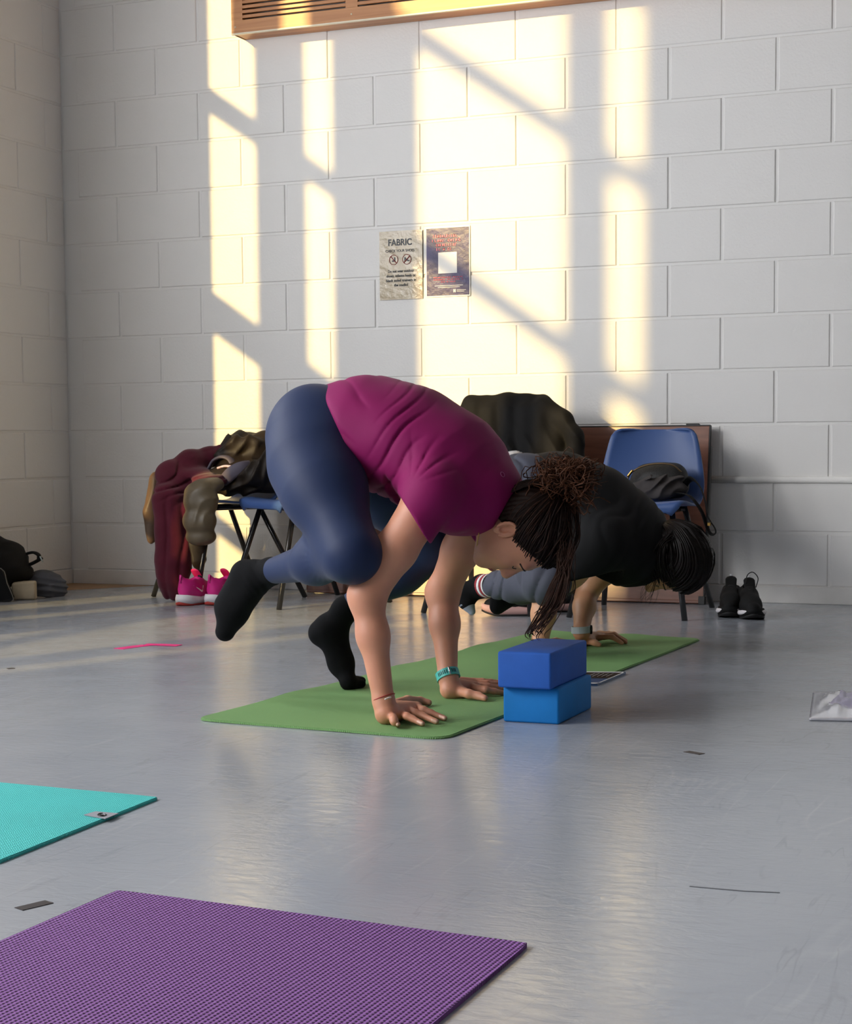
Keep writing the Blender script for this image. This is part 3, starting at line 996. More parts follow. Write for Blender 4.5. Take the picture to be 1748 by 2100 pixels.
# nails on the near hand
for tip, pre in [((816, 1486), (811, 1481)), ((866, 1484), (858, 1480)), ((895, 1480), (887, 1477)), ((912, 1473), (903, 1469))]:
    a, b = atz(*tip, 0.0165), atz(*pre, 0.0195)
    add('nail', sdf_mesh([Cone(a, b, 0.0042, 0.0042, 0.002)], 0.0016), M_nail, w1)
# necklace
M_gold = mat('gold', rgb(200, 160, 90), 0.3, metal=1.0)
add('necklace', tube(spline([Sa(992, 1050, -3.155), Sa(984, 1085, -3.16), Sa(979, 1115, -3.14), Sa(977, 1138, -3.11), Sa(984, 1130, -3.08)], 5), 0.0012, 6), M_gold, w1)
# red string bracelet with a pale bead strip on the near wrist
def wrist_loop(c, axis, rx, n=20, tilt=None):
    axis = Vector(axis).normalized()
    u = axis.orthogonal().normalized(); v = axis.cross(u)
    return [Vector(c) + (u * math.cos(a) + v * math.sin(a)) * rx for a in np.linspace(0, 2 * math.pi, n, endpoint=False)]
axN = wrN - elN
add('bracelet', tube(wrist_loop(wrN + np.array([0, 0, 0.008]), axN + np.array([0.05, 0, 0.0]), 0.0285), 0.0011, 6, closed=True), mat('red_string', rgb(170, 50, 50), 0.7), w1)
add('bracelet_bead', tube([atz(790, 1434, 0.075), atz(797, 1431, 0.077), atz(803, 1430, 0.078)], 0.0022, 6), mat('pale_bead', rgb(225, 215, 205), 0.4), w1)
# teal watch strap on the far wrist
axF = Vector(wrF - elF).normalized()
cF = Vector(wrF) - axF * 0.004
M_teal = mat('teal_rubber', rgb(84, 190, 180), 0.45)
def strap(c, axis, r, width, thick, n=28):
    u = axis.orthogonal().normalized(); v = axis.cross(u)
    rings = []
    for a in np.linspace(0, 2 * math.pi, n, endpoint=False):
        d = u * math.cos(a) + v * math.sin(a)
        rings.append([tuple(c + d * (r + s) + axis * w) for s, w in ((0, -width / 2), (thick, -width / 2), (thick, width / 2), (0, width / 2))])
    V = [p for q in rings for p in q]
    F = [(i * 4 + k, i * 4 + (k + 1) % 4, ((i + 1) % n) * 4 + (k + 1) % 4, ((i + 1) % n) * 4 + k) for i in range(n) for k in range(4)]
    return mesh('strap', V, F)
axW = Vector(axF + Vector((0.22, 0.0, 0.10))).normalized()
wst = add('watch_strap', strap(cF, axW, 0.0285, 0.021, 0.0035), M_teal, w1)
camd = (Vector(CAM) - cF).normalized()
M_black = mat('black_matt', rgb(18, 18, 19), 0.5)
side = (camd - axW * camd.dot(axW)).normalized()
tan = axW.cross(side)
for k in range(-5, 6):
    if k in (-2, -1): continue
    a = k * 0.16
    d = side * math.cos(a) + tan * math.sin(a)
    p = cF + d * 0.0320
    add('strap_slot', tube([p - axW * 0.005, p + axW * 0.005], 0.0011, 5), M_black, wst)
d = side * math.cos(-0.24) + tan * math.sin(-0.24)
p = cF + d * 0.0325
M_chrome = mat('chrome', (0.8, 0.8, 0.8, 1), 0.18, metal=1.0)
add('buckle', tube([p - axW * 0.012, p + axW * 0.012], 0.0024, 6), M_chrome, wst)
d = -side
p = cF + d * 0.033
add('watch_case', tube([p - d * 0.003, p + d * 0.006], 0.017, 16), M_black, w1)
# small printed ring below the collar
from mathutils.bvhtree import BVHTree
def surf(me, px, py):
    bvh = BVHTree.FromPolygons([v.co for v in me.vertices], [p.vertices for p in me.polygons])
    return bvh.ray_cast(Vector(CAM), Vector(ray(px, py)).normalized())
def surf_line(me, pts, lift):
    bvh = BVHTree.FromPolygons([v.co for v in me.vertices], [p.vertices for p in me.polygons])
    out = []
    for px, py in pts:
        c_, n_, _, _ = bvh.ray_cast(Vector(CAM), Vector(ray(px, py)).normalized())
        if c_ is not None: out.append(c_ + n_ * lift)
    return out
def face_marks(me, parent, H, o):
    """Closed lashes, brow and lips laid on the skin, near side; mirrored across the face for the far side."""
    bvh = BVHTree.FromPolygons([v.co for v in me.vertices], [p.vertices for p in me.polygons])
    for s in (-1, 1):
        for nm, m_, r_, pts in (('eyelashes', M_dark, 0.0013, [(0.008, 0.018), (0.004, 0.026), (0.004, 0.034), (0.009, 0.042)]), ('eyebrow', M_dark, 0.0022, [(0.028, 0.012), (0.034, 0.024), (0.034, 0.036), (0.028, 0.046)])):
            path = []
            for u_, l_ in pts:
                a_ = Vector(H(u_, 0.20, s * l_)); b_ = Vector(H(u_, 0.0, s * l_))
                c_, n_, _, _ = bvh.ray_cast(a_, (b_ - a_).normalized())
                if c_ is not None: path.append(c_ + n_ * 0.0004)
            if len(path) > 2: add(nm, tube(spline(path, 4), r_, 6), m_, parent)
    path = []
    for l_ in (-0.021, -0.011, 0.0, 0.011, 0.021):
        a_ = Vector(H(-0.060, 0.20, l_)); b_ = Vector(H(-0.060, 0.0, l_))
        c_, n_, _, _ = bvh.ray_cast(a_, (b_ - a_).normalized())
        if c_ is not None: path.append(c_ - n_ * 0.0012)
    add('lips', tube(spline(path, 4), 0.0042, 8, flat=1.3, upv=tuple(o)), M_lip, parent)
face_marks(body1.data, w1, H1, ax1[0])
co_, no_, _, _ = surf(top1.data, 1031, 973)
if co_ is not None:
    u_ = no_.orthogonal().normalized(); v_ = no_.cross(u_)
    add('printed_ring', tube([co_ + no_ * 0.0004 + (u_ * math.cos(t) * 0.0065 + v_ * math.sin(t) * 0.0065) for t in np.linspace(0, 6.283, 18, endpoint=False)], 0.0008, 5, closed=True), mat('pale_print', rgb(170, 90, 140), 0.5), top1)

# ---- the woman behind: black tee, grey trousers
Y2 = -1.83
w2 = thing('person', 'woman in black tee and grey trousers balancing at the far end of the mat', 'person', (2.95, Y2, 0.005), 'women holding an arm balance')
sq2 = ((0, 1, 0), 0.74, (0, Y2, 0))
tor2 = [Sa(1085, 1010, Y2), Sa(1150, 1017, Y2), Sa(1215, 1047, Y2), Sa(1275, 1097, Y2), Sa(1312, 1128, Y2), Sa(1335, 1142, Y2)]
torr2 = [0.112, 0.122, 0.127, 0.122, 0.098, 0.062]
s2N, s2F = Sa(1238, 1112, -2.005), Sa(1300, 1100, -1.655)
e2N, e2F = Sa(1120, 1222, -2.06), Sa(1203, 1212, -1.63)
r2N, r2F = atz(1108, 1316, 0.060), atz(1192, 1296, 0.055)
h2N, h2F = Sa(1085, 1018, -1.92), Sa(1118, 1018, -1.74)
k2N, k2F = Sa(1122, 1192, -2.09), Sa(1225, 1160, -1.60)
a2N, a2F = Sa(1014, 1200, -1.87), Sa(1060, 1215, -1.70)
M_tee = mat('black_tee', rgb(14, 14, 16), 0.8, bump=0.15, bscale=400, bdist=0.0006, spec=0.25)
M_trs = mat('grey_trousers', rgb(76, 78, 90), 0.75, var=0.06, vscale=8, bump=0.15, bscale=300, bdist=0.0006, spec=0.25)
M_hair2 = mat('black_brown_hair', rgb(19, 12, 10), 0.4, var=0.4, vscale=60, spec=0.22)
b2 = chain(tor2, [r * 0.86 for r in torr2], 0.04, sq2)
b2 += chain([s2N, s2N * 0.45 + e2N * 0.55, e2N], [0.054, 0.047, 0.039], 0.02) + chain([e2N, e2N * 0.6 + r2N * 0.4, r2N], [0.039, 0.037, 0.025], 0.02)
b2 += chain([s2F, s2F * 0.45 + e2F * 0.55, e2F], [0.054, 0.047, 0.039], 0.02) + chain([e2F, e2F * 0.6 + r2F * 0.4, r2F], [0.039, 0.036, 0.025], 0.02)
b2 += [Cone(s2N, s2F, 0.055, 0.055, 0.04)]
b2 += chain([h2N, k2N, a2N], [0.085, 0.050, 0.024], 0.03) + chain([h2F, k2F, a2F], [0.085, 0.050, 0.024], 0.03)
# far hand with thumb in front; near hand hidden behind the blocks
b2 += [Cone(r2F, atz(1198, 1309, 0.030), 0.025, 0.026, 0.012), Cone(atz(1195, 1312, 0.026), atz(1215, 1315, 0.020), 0.020, 0.014, 0.012), Cone(atz(1200, 1307, 0.032), atz(1232, 1305, 0.030), 0.022, 0.015, 0.012)]
b2 += finger([atz(1208, 1314, 0.024), atz(1220, 1318, 0.020), atz(1229, 1322, 0.014)], 0.013, 0.0085)
for kn, mid, tip in [((1232, 1307), (1256, 1306), (1276, 1319)), ((1234, 1304), (1260, 1302), (1284, 1317)), ((1233, 1301), (1260, 1301), (1284, 1314)), ((1228, 1299), (1250, 1300), (1268, 1311))]:
    b2 += finger([atz(*kn, 0.030), atz(*mid, 0.032), atz(*tip, 0.012)], 0.0105, 0.0072)
b2 += [Cone(r2N, atz(1112, 1328, 0.030), 0.025, 0.026, 0.012), Cone(atz(1112, 1328, 0.03), atz(1145, 1326, 0.026), 0.025, 0.017, 0.012)]
for k in range(4):
    b2 += finger([atz(1145, 1331 - 3 * k, 0.026), atz(1172, 1332 - 4 * k, 0.022), atz(1195, 1336 - 5 * k, 0.012)], 0.0105, 0.0072)
b2 += finger([atz(1116, 1320, 0.03), atz(1140, 1314, 0.022), atz(1156, 1315, 0.014)], 0.013, 0.0085)
up2 = RT * 0.98 - UP * 0.17; fw2 = -RT * 0.17 - UP * 0.98
up2 = up2 - np.array([0, 1, 0]) * up2[1]; fw2 = fw2 - np.array([0, 1, 0]) * fw2[1]
H2, ax2 = head_frame(Sa(1360, 1145, Y2), up2, fw2)
b2 += head_prims(H2, ax2, 1) + [Cone(Sa(1318, 1132, Y2), H2(-0.035, -0.015), 0.052, 0.050, 0.03)]
body2 = add('body', relax(sdf_mesh(b2, 0.0042), 1), M_skin2, w2)
# tee
c2 = np.array(Sa(1215, 1050, Y2), np.float32)
def tee_fold(P):
    q = P - c2
    u = q @ np.array(pix(0.8, 0.6), np.float32)
    amp = 0.001 + 0.005 * np.clip(vnoise(q * 5, 21) * 1.3 + 0.2, 0, 1)
    return -(amp * (np.abs(np.sin(u * 55 + vnoise(q * 8, 22) * 3)) - 0.5))
tee = chain(tor2, [r + 0.010 for r in torr2], 0.05, sq2)
tee += [Cone(s2N, s2F, 0.072, 0.072, 0.05), Cone(s2N, Sa(1180, 1185, -2.02), 0.080, 0.080, 0.04), Cone(Sa(1215,1120,-2.02), Sa(1160, 1180, -2.03), 0.07, 0.066, 0.04), Cone(s2F, Sa(1270, 1160, -1.65), 0.072, 0.07, 0.04),
        Cone(Sa(1215, 1110, Y2), Sa(1280, 1140, Y2), 0.085, 0.08, 0.05, sq2)]
tcut = []
tsub = [HalfCut(Sa(1124, 1010, Y2), pix(-0.92, 0.38), 0.215), HalfCut(Sa(1190, 1187, -2.02), pix(0.22, 1.0), 0.14), Cone(Sa(1180, 1172, -2.03), Sa(1130, 1230, -2.06), 0.058, 0.06, 0.004),
        Cone(Sa(1358, 1150, Y2), Sa(1385, 1165, Y2), 0.056, 0.08, 0.006), HalfCut(Sa(1250, 1180, -1.65), pix(-0.3, 1.0), 0.10)]
add('black_tee', relax(sdf_mesh(tee, 0.0045, cuts=tcut, subs=tsub, disp=tee_fold), 1), M_tee, w2)
# trousers
tr = [Cone(tor2[0], tor2[0] + (tor2[1] - tor2[0]) * 0.75, 0.114, 0.116, 0.05, sq2),
      Ell(Sa(1070, 1010, -1.905), np.eye(3), (0.11, 0.10, 0.122), 0.05), Ell(Sa(1095, 1010, -1.75), np.eye(3), (0.11, 0.10, 0.122), 0.05)]
tr += chain([h2N, h2N * 0.5 + k2N * 0.5, k2N], [0.112, 0.10, 0.074], 0.04) + chain([h2F, h2F * 0.5 + k2F * 0.5, k2F], [0.112, 0.10, 0.072], 0.04)
tr += chain([k2N, k2N * 0.5 + a2N * 0.5, a2N], [0.064, 0.062, 0.044], 0.03) + chain([k2F, k2F * 0.5 + a2F * 0.5, a2F], [0.064, 0.060, 0.044], 0.03)
def tr_fold(P):
    q = P - np.array(Sa(1060, 1190, -1.95), np.float32)
    u = q @ np.array(pix(0.9, 0.35), np.float32)
    return 0.0085 * crease(u * 46 + vnoise(q * 9, 31) * 3, 2.0) * np.clip(vnoise(q * 7, 32) * 1.3 + 0.6, 0, 1) - 0.002
add('grey_trousers', relax(sdf_mesh(tr, 0.0048, subs=[HalfCut(a2N, a2N - k2N, 0.12), HalfCut(a2F, a2F - k2F, 0.12)], disp=tr_fold), 1), M_trs, w2)
# socks with patterned cuff: black, white and red bands
M_white = mat('white_knit', rgb(225, 222, 220), 0.85)
M_red = mat('red_knit', rgb(150, 40, 48), 0.85)
M_grey = mat('grey_knit', rgb(150, 158, 172), 0.85)
dA = (a2N - k2N) / np.linalg.norm(a2N - k2N)
sk = chain([a2N - dA * 0.05, a2N + dA * 0.085], [0.036, 0.036], 0.01) + chain([a2N + dA * 0.085, Sa(953, 1218, -1.82), Sa(957, 1234, -1.83)], [0.036, 0.034, 0.0285], 0.02)
sock2 = add('sock', relax(sdf_mesh(sk, 0.0045), 1), M_sock, w2)
add('sock_toe', relax(sdf_mesh(chain([Sa(958, 1236, -1.83), Sa(968, 1254, -1.83)], [0.029, 0.013], 0.01), 0.004), 1), M_grey, sock2)
ua = Vector(dA)
for off, wd, m in [(0.016, 0.008, M_white), (0.028, 0.012, M_red), (0.044, 0.014, M_white), (0.059, 0.012, M_red), (0.070, 0.008, M_white)]:
    add('cuff_band', strap(Vector(a2N + dA * (off + 0.002)), ua, 0.0372, wd, 0.0022), m, sock2)
skF = chain([a2F - (a2F - k2F) * 0.1, a2F, Sa(1030, 1228, -1.70), Sa(1020, 1245, -1.70)], [0.036, 0.036, 0.036, 0.026], 0.02)
add('sock', relax(sdf_mesh(skF, 0.006), 1), M_sock, w2)
# hair: smooth cap gathered low at the nape, tail falling over the near side
hair_cap(H2, ax2, 0.022, 'hair', M_hair2, w2, plane=((0.080, 0.078), (-0.03, -0.002)))
kn2 = (-0.012, -0.085)
paths = []
for i in range(260):
    sd = rnd.choice((-1, -1, 1))
    a = rnd.random()
    st = (0.095 - 0.11 * a, 0.078 - 0.06 * a, sd * (0.01 + 0.066 * min(1, a * 1.5)))
    pts = []
    g = 0.0225 + rnd.uniform(0, 0.004)
    for s in np.linspace(0, 1, 11):
        bow = math.sin(s * math.pi)
        u = st[0] * (1 - s) + kn2[0] * s + 0.05 * bow
        f = st[1] * (1 - s) + kn2[1] * s
        l = st[2] * (1 - s) ** 0.7 + rnd.uniform(-0.001, 0.001)
        pts.append(on_skull(H2, u, f, l, g))
    paths.append(spline(pts, 2))
lathe_strands('hair_strands', paths, 0.0028, 4, M_hair2, w2)
paths = []
for i in range(150):
    t = rnd.gauss(0, 1)
    a = Sa(1374 + rnd.gauss(0, 4), 1098 + rnd.gauss(0, 4), -1.90 + rnd.gauss(0, 0.008))
    k1 = Sa(1358 + t * 8, 1116 + abs(t) * 3, -1.925 + rnd.gauss(0, 0.008))
    k2 = Sa(1352 + t * 12, 1150 + rnd.gauss(0, 6), -1.925 + rnd.gauss(0, 0.008))
    k3 = Sa(1362 + t * 12, 1186 + rnd.gauss(0, 8), -1.915 + rnd.gauss(0, 0.006))
    paths.append(spline([a, k1, k2, k3], 6))
lathe_strands('ponytail', paths, 0.0024, 4, M_hair2, w2)
paths = []
for i in range(14):
    x = rnd.uniform(1318, 1345)
    paths.append(spline([Sa(x + 8, 1190, -1.90), Sa(x + rnd.gauss(0, 4), 1215, -1.90), Sa(x - 4 + rnd.gauss(0, 5), 1238 + rnd.uniform(-10, 8), -1.90)], 6))
lathe_strands('stray_hair', paths, 0.0005, 3, M_hair2, w2)
face_marks(body2.data, w2, H2, ax2[0])
# pale watch on the far wrist, dark band on the near one
ax_ = Vector(r2F - e2F).normalized()
M_pale = mat('pale_strap', rgb(176, 186, 186), 0.4)
ax_ = Vector((0.05, 0.0, -1)).normalized()
add('watch_strap', strap(Vector(r2F) - ax_ * 0.008, ax_, 0.0285, 0.022, 0.0035), M_pale, w2)
dside = Vector(RT)
pc = Vector(r2F) - ax_ * 0.008 + dside * 0.031
add('watch_case', tube([pc, pc + dside * 0.006], 0.015, 14), M_black, w2)
axn = Vector(r2N - e2N).normalized()
add('hair_tie', tube(wrist_loop(r2N + np.array([0, 0, 0.0]), axn, 0.0275), 0.002, 6, closed=True), M_black, w2)

# ------------------------------------------------------------------ mats, blocks and small things on the floor
def mat_yoga(name, c, scale, amt, bump):
    m = mat(name, c, 0.75, var=0.05, vscale=3)
    nt = m.node_tree
    b = nt.nodes['Principled BSDF']
    tc = [n for n in nt.nodes if n.type == 'TEX_COORD'][0]
    waves = []
    for rot in (0.02, 1.5908):
        mp = nt.nodes.new('ShaderNodeMapping')
        mp.inputs['Rotation'].default_value = (0, 0, rot)
        nt.links.new(tc.outputs['Object'], mp.inputs['Vector'])
        w = nt.nodes.new('ShaderNodeTexWave')
        w.inputs['Scale'].default_value = scale
        w.inputs['Distortion'].default_value = amt
        nt.links.new(mp.outputs['Vector'], w.inputs['Vector'])
        waves.append(w)
    mul = nt.nodes.new('ShaderNodeMath'); mul.operation = 'MULTIPLY'
    nt.links.new(waves[0].outputs['Fac'], mul.inputs[0]); nt.links.new(waves[1].outputs['Fac'], mul.inputs[1])
    bp = nt.nodes.new('ShaderNodeBump')
    bp.inputs['Strength'].default_value = bump
    bp.inputs['Distance'].default_value = 0.005
    nt.links.new(mul.outputs[0], bp.inputs['Height'])
    nt.links.new(bp.outputs['Normal'], b.inputs['Normal'])
    return m


def yoga_mat(corners, thick, seed, wave=0.0, rnd_c=0.03, nx=24, ny=60, curl=None):
    """A sheet between four floor corners (a, b, c, d in order), with slightly uneven edges."""
    a, b, c, d = [np.array(p[:2], float) for p in corners]
    rs = random.Random(seed)
    top, F = [], []
    L1, L2 = np.linalg.norm(b - a), np.linalg.norm(d - a)
    for j in range(ny + 1):
        for i in range(nx + 1):
            s, t = i / nx, j / ny
            # rounded corners
            x, y = s * L1, t * L2
            for cx_, cy_ in ((0, 0), (L1, 0), (0, L2), (L1, L2)):
                dx, dy = abs(x - cx_), abs(y - cy_)
                if dx < rnd_c and dy < rnd_c:
                    ox, oy = rnd_c - dx, rnd_c - dy
                    r = math.hypot(ox, oy)
                    mx = max(ox, oy)
                    if r > 0:
                        k = mx / r
                        ox *= k; oy *= k
                        x = cx_ + (rnd_c - ox) * (1 if cx_ == 0 else -1)
                        y = cy_ + (rnd_c - oy) * (1 if cy_ == 0 else -1)
            s, t = x / L1, y / L2
            p = a * (1 - s) * (1 - t) + b * s * (1 - t) + c * s * t + d * (1 - s) * t
            e = max(0, 1 - min(x, L1 - x, y, L2 - y) / 0.06)
            z = thick + wave * e * (0.5 + 0.5 * math.sin(t * 23 + seed) * math.cos(s * 11 + seed * 2)) ** 3
            if curl: z += curl(s, t)
            top.append((p[0], p[1], z))
    n = len(top)
    V = top + [(x, y, max(0.0, z - thick)) for x, y, z in top]
    idx = lambda i, j: j * (nx + 1) + i
    for j in range(ny):
        for i in range(nx):
            q = (idx(i, j), idx(i + 1, j), idx(i + 1, j + 1), idx(i, j + 1))
            F.append(q); F.append(tuple(n + k for k in q[::-1]))
    rim = [idx(i, 0) for i in range(nx)] + [idx(nx, j) for j in range(ny)] + [idx(i, ny) for i in range(nx, 0, -1)] + [idx(0, j) for j in range(ny, 0, -1)]
    for k in range(len(rim)):
        u, v = rim[k], rim[(k + 1) % len(rim)]
        F.append((u, n + u, n + v, v))
    return mesh('mat', V, F)


gc = [(2.700, -3.478), (3.392, -3.532), (3.486, -1.392), (2.880, -1.335)]
gm = thing('yoga_mat', 'long green yoga mat under both balancing women', 'yoga mat', (3.1, -2.4, 0))
M_green = mat_yoga('green_mat', rgb(116, 158, 96), 60, 1.5, 0.35)
M_gdark = M_green
add('underside', smooth_by_angle(add('tmp', yoga_mat(gc, 0.0035, 3, 0.006, 0.05), M_gdark)).data, M_gdark, gm)
bpy.data.objects.remove(bpy.data.objects['tmp'])
def lifted(me, dz):
    for v in me.vertices: v.co.z += dz
    return me
sh = 0.003
gc2 = [(gc[0][0] + sh, gc[0][1] + sh), (gc[1][0] - sh, gc[1][1] + sh), (gc[2][0] - sh, gc[2][1] - sh), (gc[3][0] + sh, gc[3][1] - sh)]
o = add('top_sheet', lifted(yoga_mat(gc2, 0.0022, 3, 0.006, 0.05), 0.0030), M_green, gm)
smooth_by_angle(o)

tc_ = [(1.85, -4.87), (3.138, -4.862), (3.117, -4.325), (1.83, -4.283)]
tm = thing('yoga_mat', 'turquoise yoga mat with a small grey tag on its edge', 'yoga mat', (2.5, -4.6, 0))
M_turq = mat_yoga('turquoise_mat', rgb(66, 192, 188), 60, 2.5, 0.5)
M_tdark = M_turq
a0 = add('underside', yoga_mat(tc_, 0.0045, 5, 0.0, 0.006), M_tdark, tm); smooth_by_angle(a0)
a0 = add('top_sheet', lifted(yoga_mat([(x + (0.002 if x < 2.5 else -0.002), y) for x, y in tc_], 0.0018, 5, 0.0, 0.006), 0.0040), M_turq, tm); smooth_by_angle(a0)
M_tag = mat('tag_grey', rgb(150, 150, 158), 0.7)
q = [atz(172, 1672, 0.0065), atz(196, 1665, 0.0065), atz(243, 1669, 0.0065), atz(216, 1680, 0.0065)]
V = [tuple(p + np.array([0, 0, z])) for z in (0, 0.0012) for p in q]
tg = add('tag', mesh('tag', V, [(4, 5, 6, 7), (3, 2, 1, 0), (0, 1, 5, 4), (1, 2, 6, 5), (2, 3, 7, 6), (3, 0, 4, 7)]), M_tag, tm)
cc = [atz(209 + 8.5 * math.cos(t), 1671 + 3.0 * math.sin(t), 0.0081) for t in np.linspace(-0.6, 4.9, 20)]
add('tag_mark', tube(cc, 0.0012, 5), M_black, tg)
cc = [atz(207 + 2.8 * math.cos(t), 1671.5 + 1.2 * math.sin(t), 0.0081) for t in np.linspace(0, 5.6, 12)] + [atz(214, 1672.5, 0.0081)]
add('tag_mark', tube(cc, 0.001, 5), M_black, tg)

pc_ = [(3.395, -6.85), (4.105, -6.9), (4.098, -4.985), (3.422, -4.946)]
def pcurl(s, t): return 0.0
pm = thing('yoga_mat', 'purple ribbed yoga mat lying bare on the floor', 'yoga mat', (3.75, -5.9, 0))
M_purp = mat_yoga('purple_mat', rgb(132, 80, 152), 42, 0.2, 1.0)
M_pdark = M_purp
a0 = add('underside', yoga_mat(pc_, 0.0045, 9, 0.0, 0.006), M_pdark, pm); smooth_by_angle(a0)
a0 = add('top_sheet', lifted(yoga_mat(pc_, 0.0018, 9, 0.0, 0.006), 0.0042), M_purp, pm); smooth_by_angle(a0)

# yoga blocks
M_blk1 = mat('foam_blue_upper', rgb(36, 96, 190), 0.75, var=0.05, vscale=20, bump=0.2, bscale=300, bdist=0.0008)
M_blk2 = mat('foam_blue_lower', rgb(0, 124, 204), 0.75, var=0.05, vscale=20, bump=0.2, bscale=300, bdist=0.0008)
bx0, bx1 = 3.428, 3.571
bl = tag(add('yoga_block', box(bx0, bx1, -3.235, -2.965, 0.0, 0.0875, 0.006, 3, smooth=False), M_blk2), 'bright blue foam yoga block standing on the floor under a darker one', 'yoga block', 'stacked yoga blocks')
smooth_by_angle(bl, 50)
bl = tag(add('yoga_block', box(bx0 - 0.004, bx1 - 0.011, -3.262, -2.968, 0.0875, 0.176, 0.006, 3), M_blk1), 'darker blue foam yoga block lying on top of a brighter one', 'yoga block', 'stacked yoga blocks')
smooth_by_angle(bl, 50)

# leaflet lying half under the mat beside the blocks
q = [atz(1205, 1377, 0.0066), atz(1284, 1378, 0.0066), atz(1226, 1402, 0.0066), atz(1150, 1401, 0.0066)]
def quad_slab(q, z0, z1):
    V = [(p[0], p[1], z) for z in (z0, z1) for p in q]
    return mesh('slab', V, [(4, 5, 6, 7), (3, 2, 1, 0), (0, 1, 5, 4), (1, 2, 6, 5), (2, 3, 7, 6), (3, 0, 4, 7)])
lf = tag(add('leaflet', quad_slab(q, 0.0, 0.0066), mat('leaflet_blue', rgb(62, 92, 135), 0.35)), 'dark blue printed booklet on the floor beside the stacked blocks', 'leaflet')
def lerp4(q, s, t): return q[0] * (1 - s) * (1 - t) + q[1] * s * (1 - t) + q[2] * s * t + q[3] * (1 - s) * t
inn = [lerp4(q, s, t) for s, t in ((0.04, 0.08), (0.95, 0.08), (0.95, 0.58), (0.04, 0.58))]
pan = add('dark_panel', quad_slab(inn, 0.0066, 0.0070), mat('leaflet_black', rgb(26, 26, 30), 0.35), lf)
bor = [[lerp4(q, s, t) for s, t in r] for r in (((0, 0), (1, 0), (1, 0.06), (0, 0.06)), ((0.965, 0), (1, 0), (1, 1), (0.965, 1)), ((0, 0.93), (1, 0.93), (1, 1), (0, 1)))]
M_paper = mat('paper_white', rgb(228, 226, 222), 0.6)
for b_ in bor: add('white_border', quad_slab(b_, 0.0066, 0.0069), M_paper, lf)
for k in range(5):
    s = 0.30 + 0.12 * k
    add('print_line', quad_slab([lerp4(q, s + a, t) for a, t in ((0, 0.16), (0.012, 0.16), (0.012, 0.42), (0, 0.42))], 0.0070, 0.0072), M_paper, pan)

# tape marks
M_pink = mat('pink_tape', rgb(240, 40, 130), 0.5)
tp = thing('floor_tape', 'bright pink tape laid in a flat angle on the floor', 'tape', tuple(atz(300, 1325)))
def strip(pts, w, z0=0.0, z1=0.0011):
    V, F = [], []
    P = [np.array(p[:2]) for p in pts]
    for i in range(len(P)):
        t = P[min(i + 1, len(P) - 1)] - P[max(i - 1, 0)]; t /= np.linalg.norm(t)
        n_ = np.array([-t[1], t[0]]) * w / 2
        for z in (z0, z1):
            V += [(*(P[i] + n_), z), (*(P[i] - n_), z)]
    for i in range(len(P) - 1):
        a, b = i * 4, i * 4 + 4
        F += [(a + 2, a + 3, b + 3, b + 2), (a, b, b + 1, a + 1), (a, a + 2, b + 2, b), (a + 1, b + 1, b + 3, a + 3)]
    F += [(0, 1, 3, 2), (len(V) - 4, len(V) - 2, len(V) - 1, len(V) - 3)]
    return mesh('strip', V, F)
add('strip', strip([atz(243, 1331), atz(270, 1327), atz(300, 1323.5)], 0.045), M_pink, tp)
add('strip', strip([atz(298, 1322.5), atz(330, 1323), atz(368, 1324.5)], 0.045, 0.0011, 0.0020), M_pink, tp)
M_btape = mat('black_tape', rgb(52, 46, 46), 0.5)
tag(add('floor_tape', strip([atz(38, 1865), atz(70, 1857.5), atz(101, 1850)], 0.022), M_btape), 'short black tape mark on the floor by the purple mat', 'tape', 'black tape marks')
tag(add('floor_tape', strip([atz(1408, 1541.5), atz(1440, 1547)], 0.020), M_btape), 'short black tape mark on the bare floor near the plastic packet', 'tape', 'black tape marks')
tag(add('floor_tape', strip([atz(15, 1371.5), atz(29, 1370.5)], 0.020), M_btape), 'tiny black tape mark on the floor near the pink tape', 'tape', 'black tape marks')
tag(add('scuff_mark', strip([atz(1415, 1818), atz(1470, 1823), atz(1530, 1828), atz(1600, 1831)], 0.004, 0.0, 0.0006), mat('scuff', rgb(92, 95, 102), 0.6)), 'long dark scuff line on the bare floor', 'scuff')

# clear plastic packet at the frame's edge
def crumple(q, z, amp, n=34, m=18, seed=1):
    V, F = [], []
    for j in range(m + 1):
        for i in range(n + 1):
            s, t = i / n, j / m
            p = lerp4(q, s, t)
            e = min(1, 4 * min(s, 1 - s), 5 * min(t, 1 - t))
            h = float(vnoise(np.array([[s * 9, t * 6, seed]]), seed)[0]) * 0.5 + 0.5
            h = h * 0.7 + 0.3 * abs(float(vnoise(np.array([[s * 20, t * 13, seed]]), seed + 1)[0]))
            V.append((p[0], p[1], z + amp * (0.25 + h) * max(e, 0.08)))
    for j in range(m):
        for i in range(n):
            a = j * (n + 1) + i
            F.append((a, a + 1, a + n + 2, a + n + 1))
    N = len(V)
    V += [(x, y, 0.001) for x, y, _ in V]
    F += [tuple(k + N for k in f[::-1]) for f in F[:]]
    rim = [i for i in range(n)] + [j * (n + 1) + n for j in range(m)] + [m * (n + 1) + i for i in range(n, 0, -1)] + [j * (n + 1) for j in range(m, 0, -1)]
    for k in range(len(rim)):
        u, v = rim[k], rim[(k + 1) % len(rim)]
        F.append((u, u + N, v + N, v))
    return mesh('crumple', V, F, True)
q = [atz(1668, 1421), atz(1830, 1421), atz(1830, 1482), atz(1660, 1478)]
pk = thing('plastic_packet', 'clear crinkled plastic packet with pale lilac contents lying on the floor', 'packet', tuple(q[3]))
M_clear = mat('clear_film', rgb(205, 206, 216), 0.12, spec=0.9)
M_clear.node_tree.nodes['Principled BSDF'].inputs['Transmission Weight'].default_value = 0.35
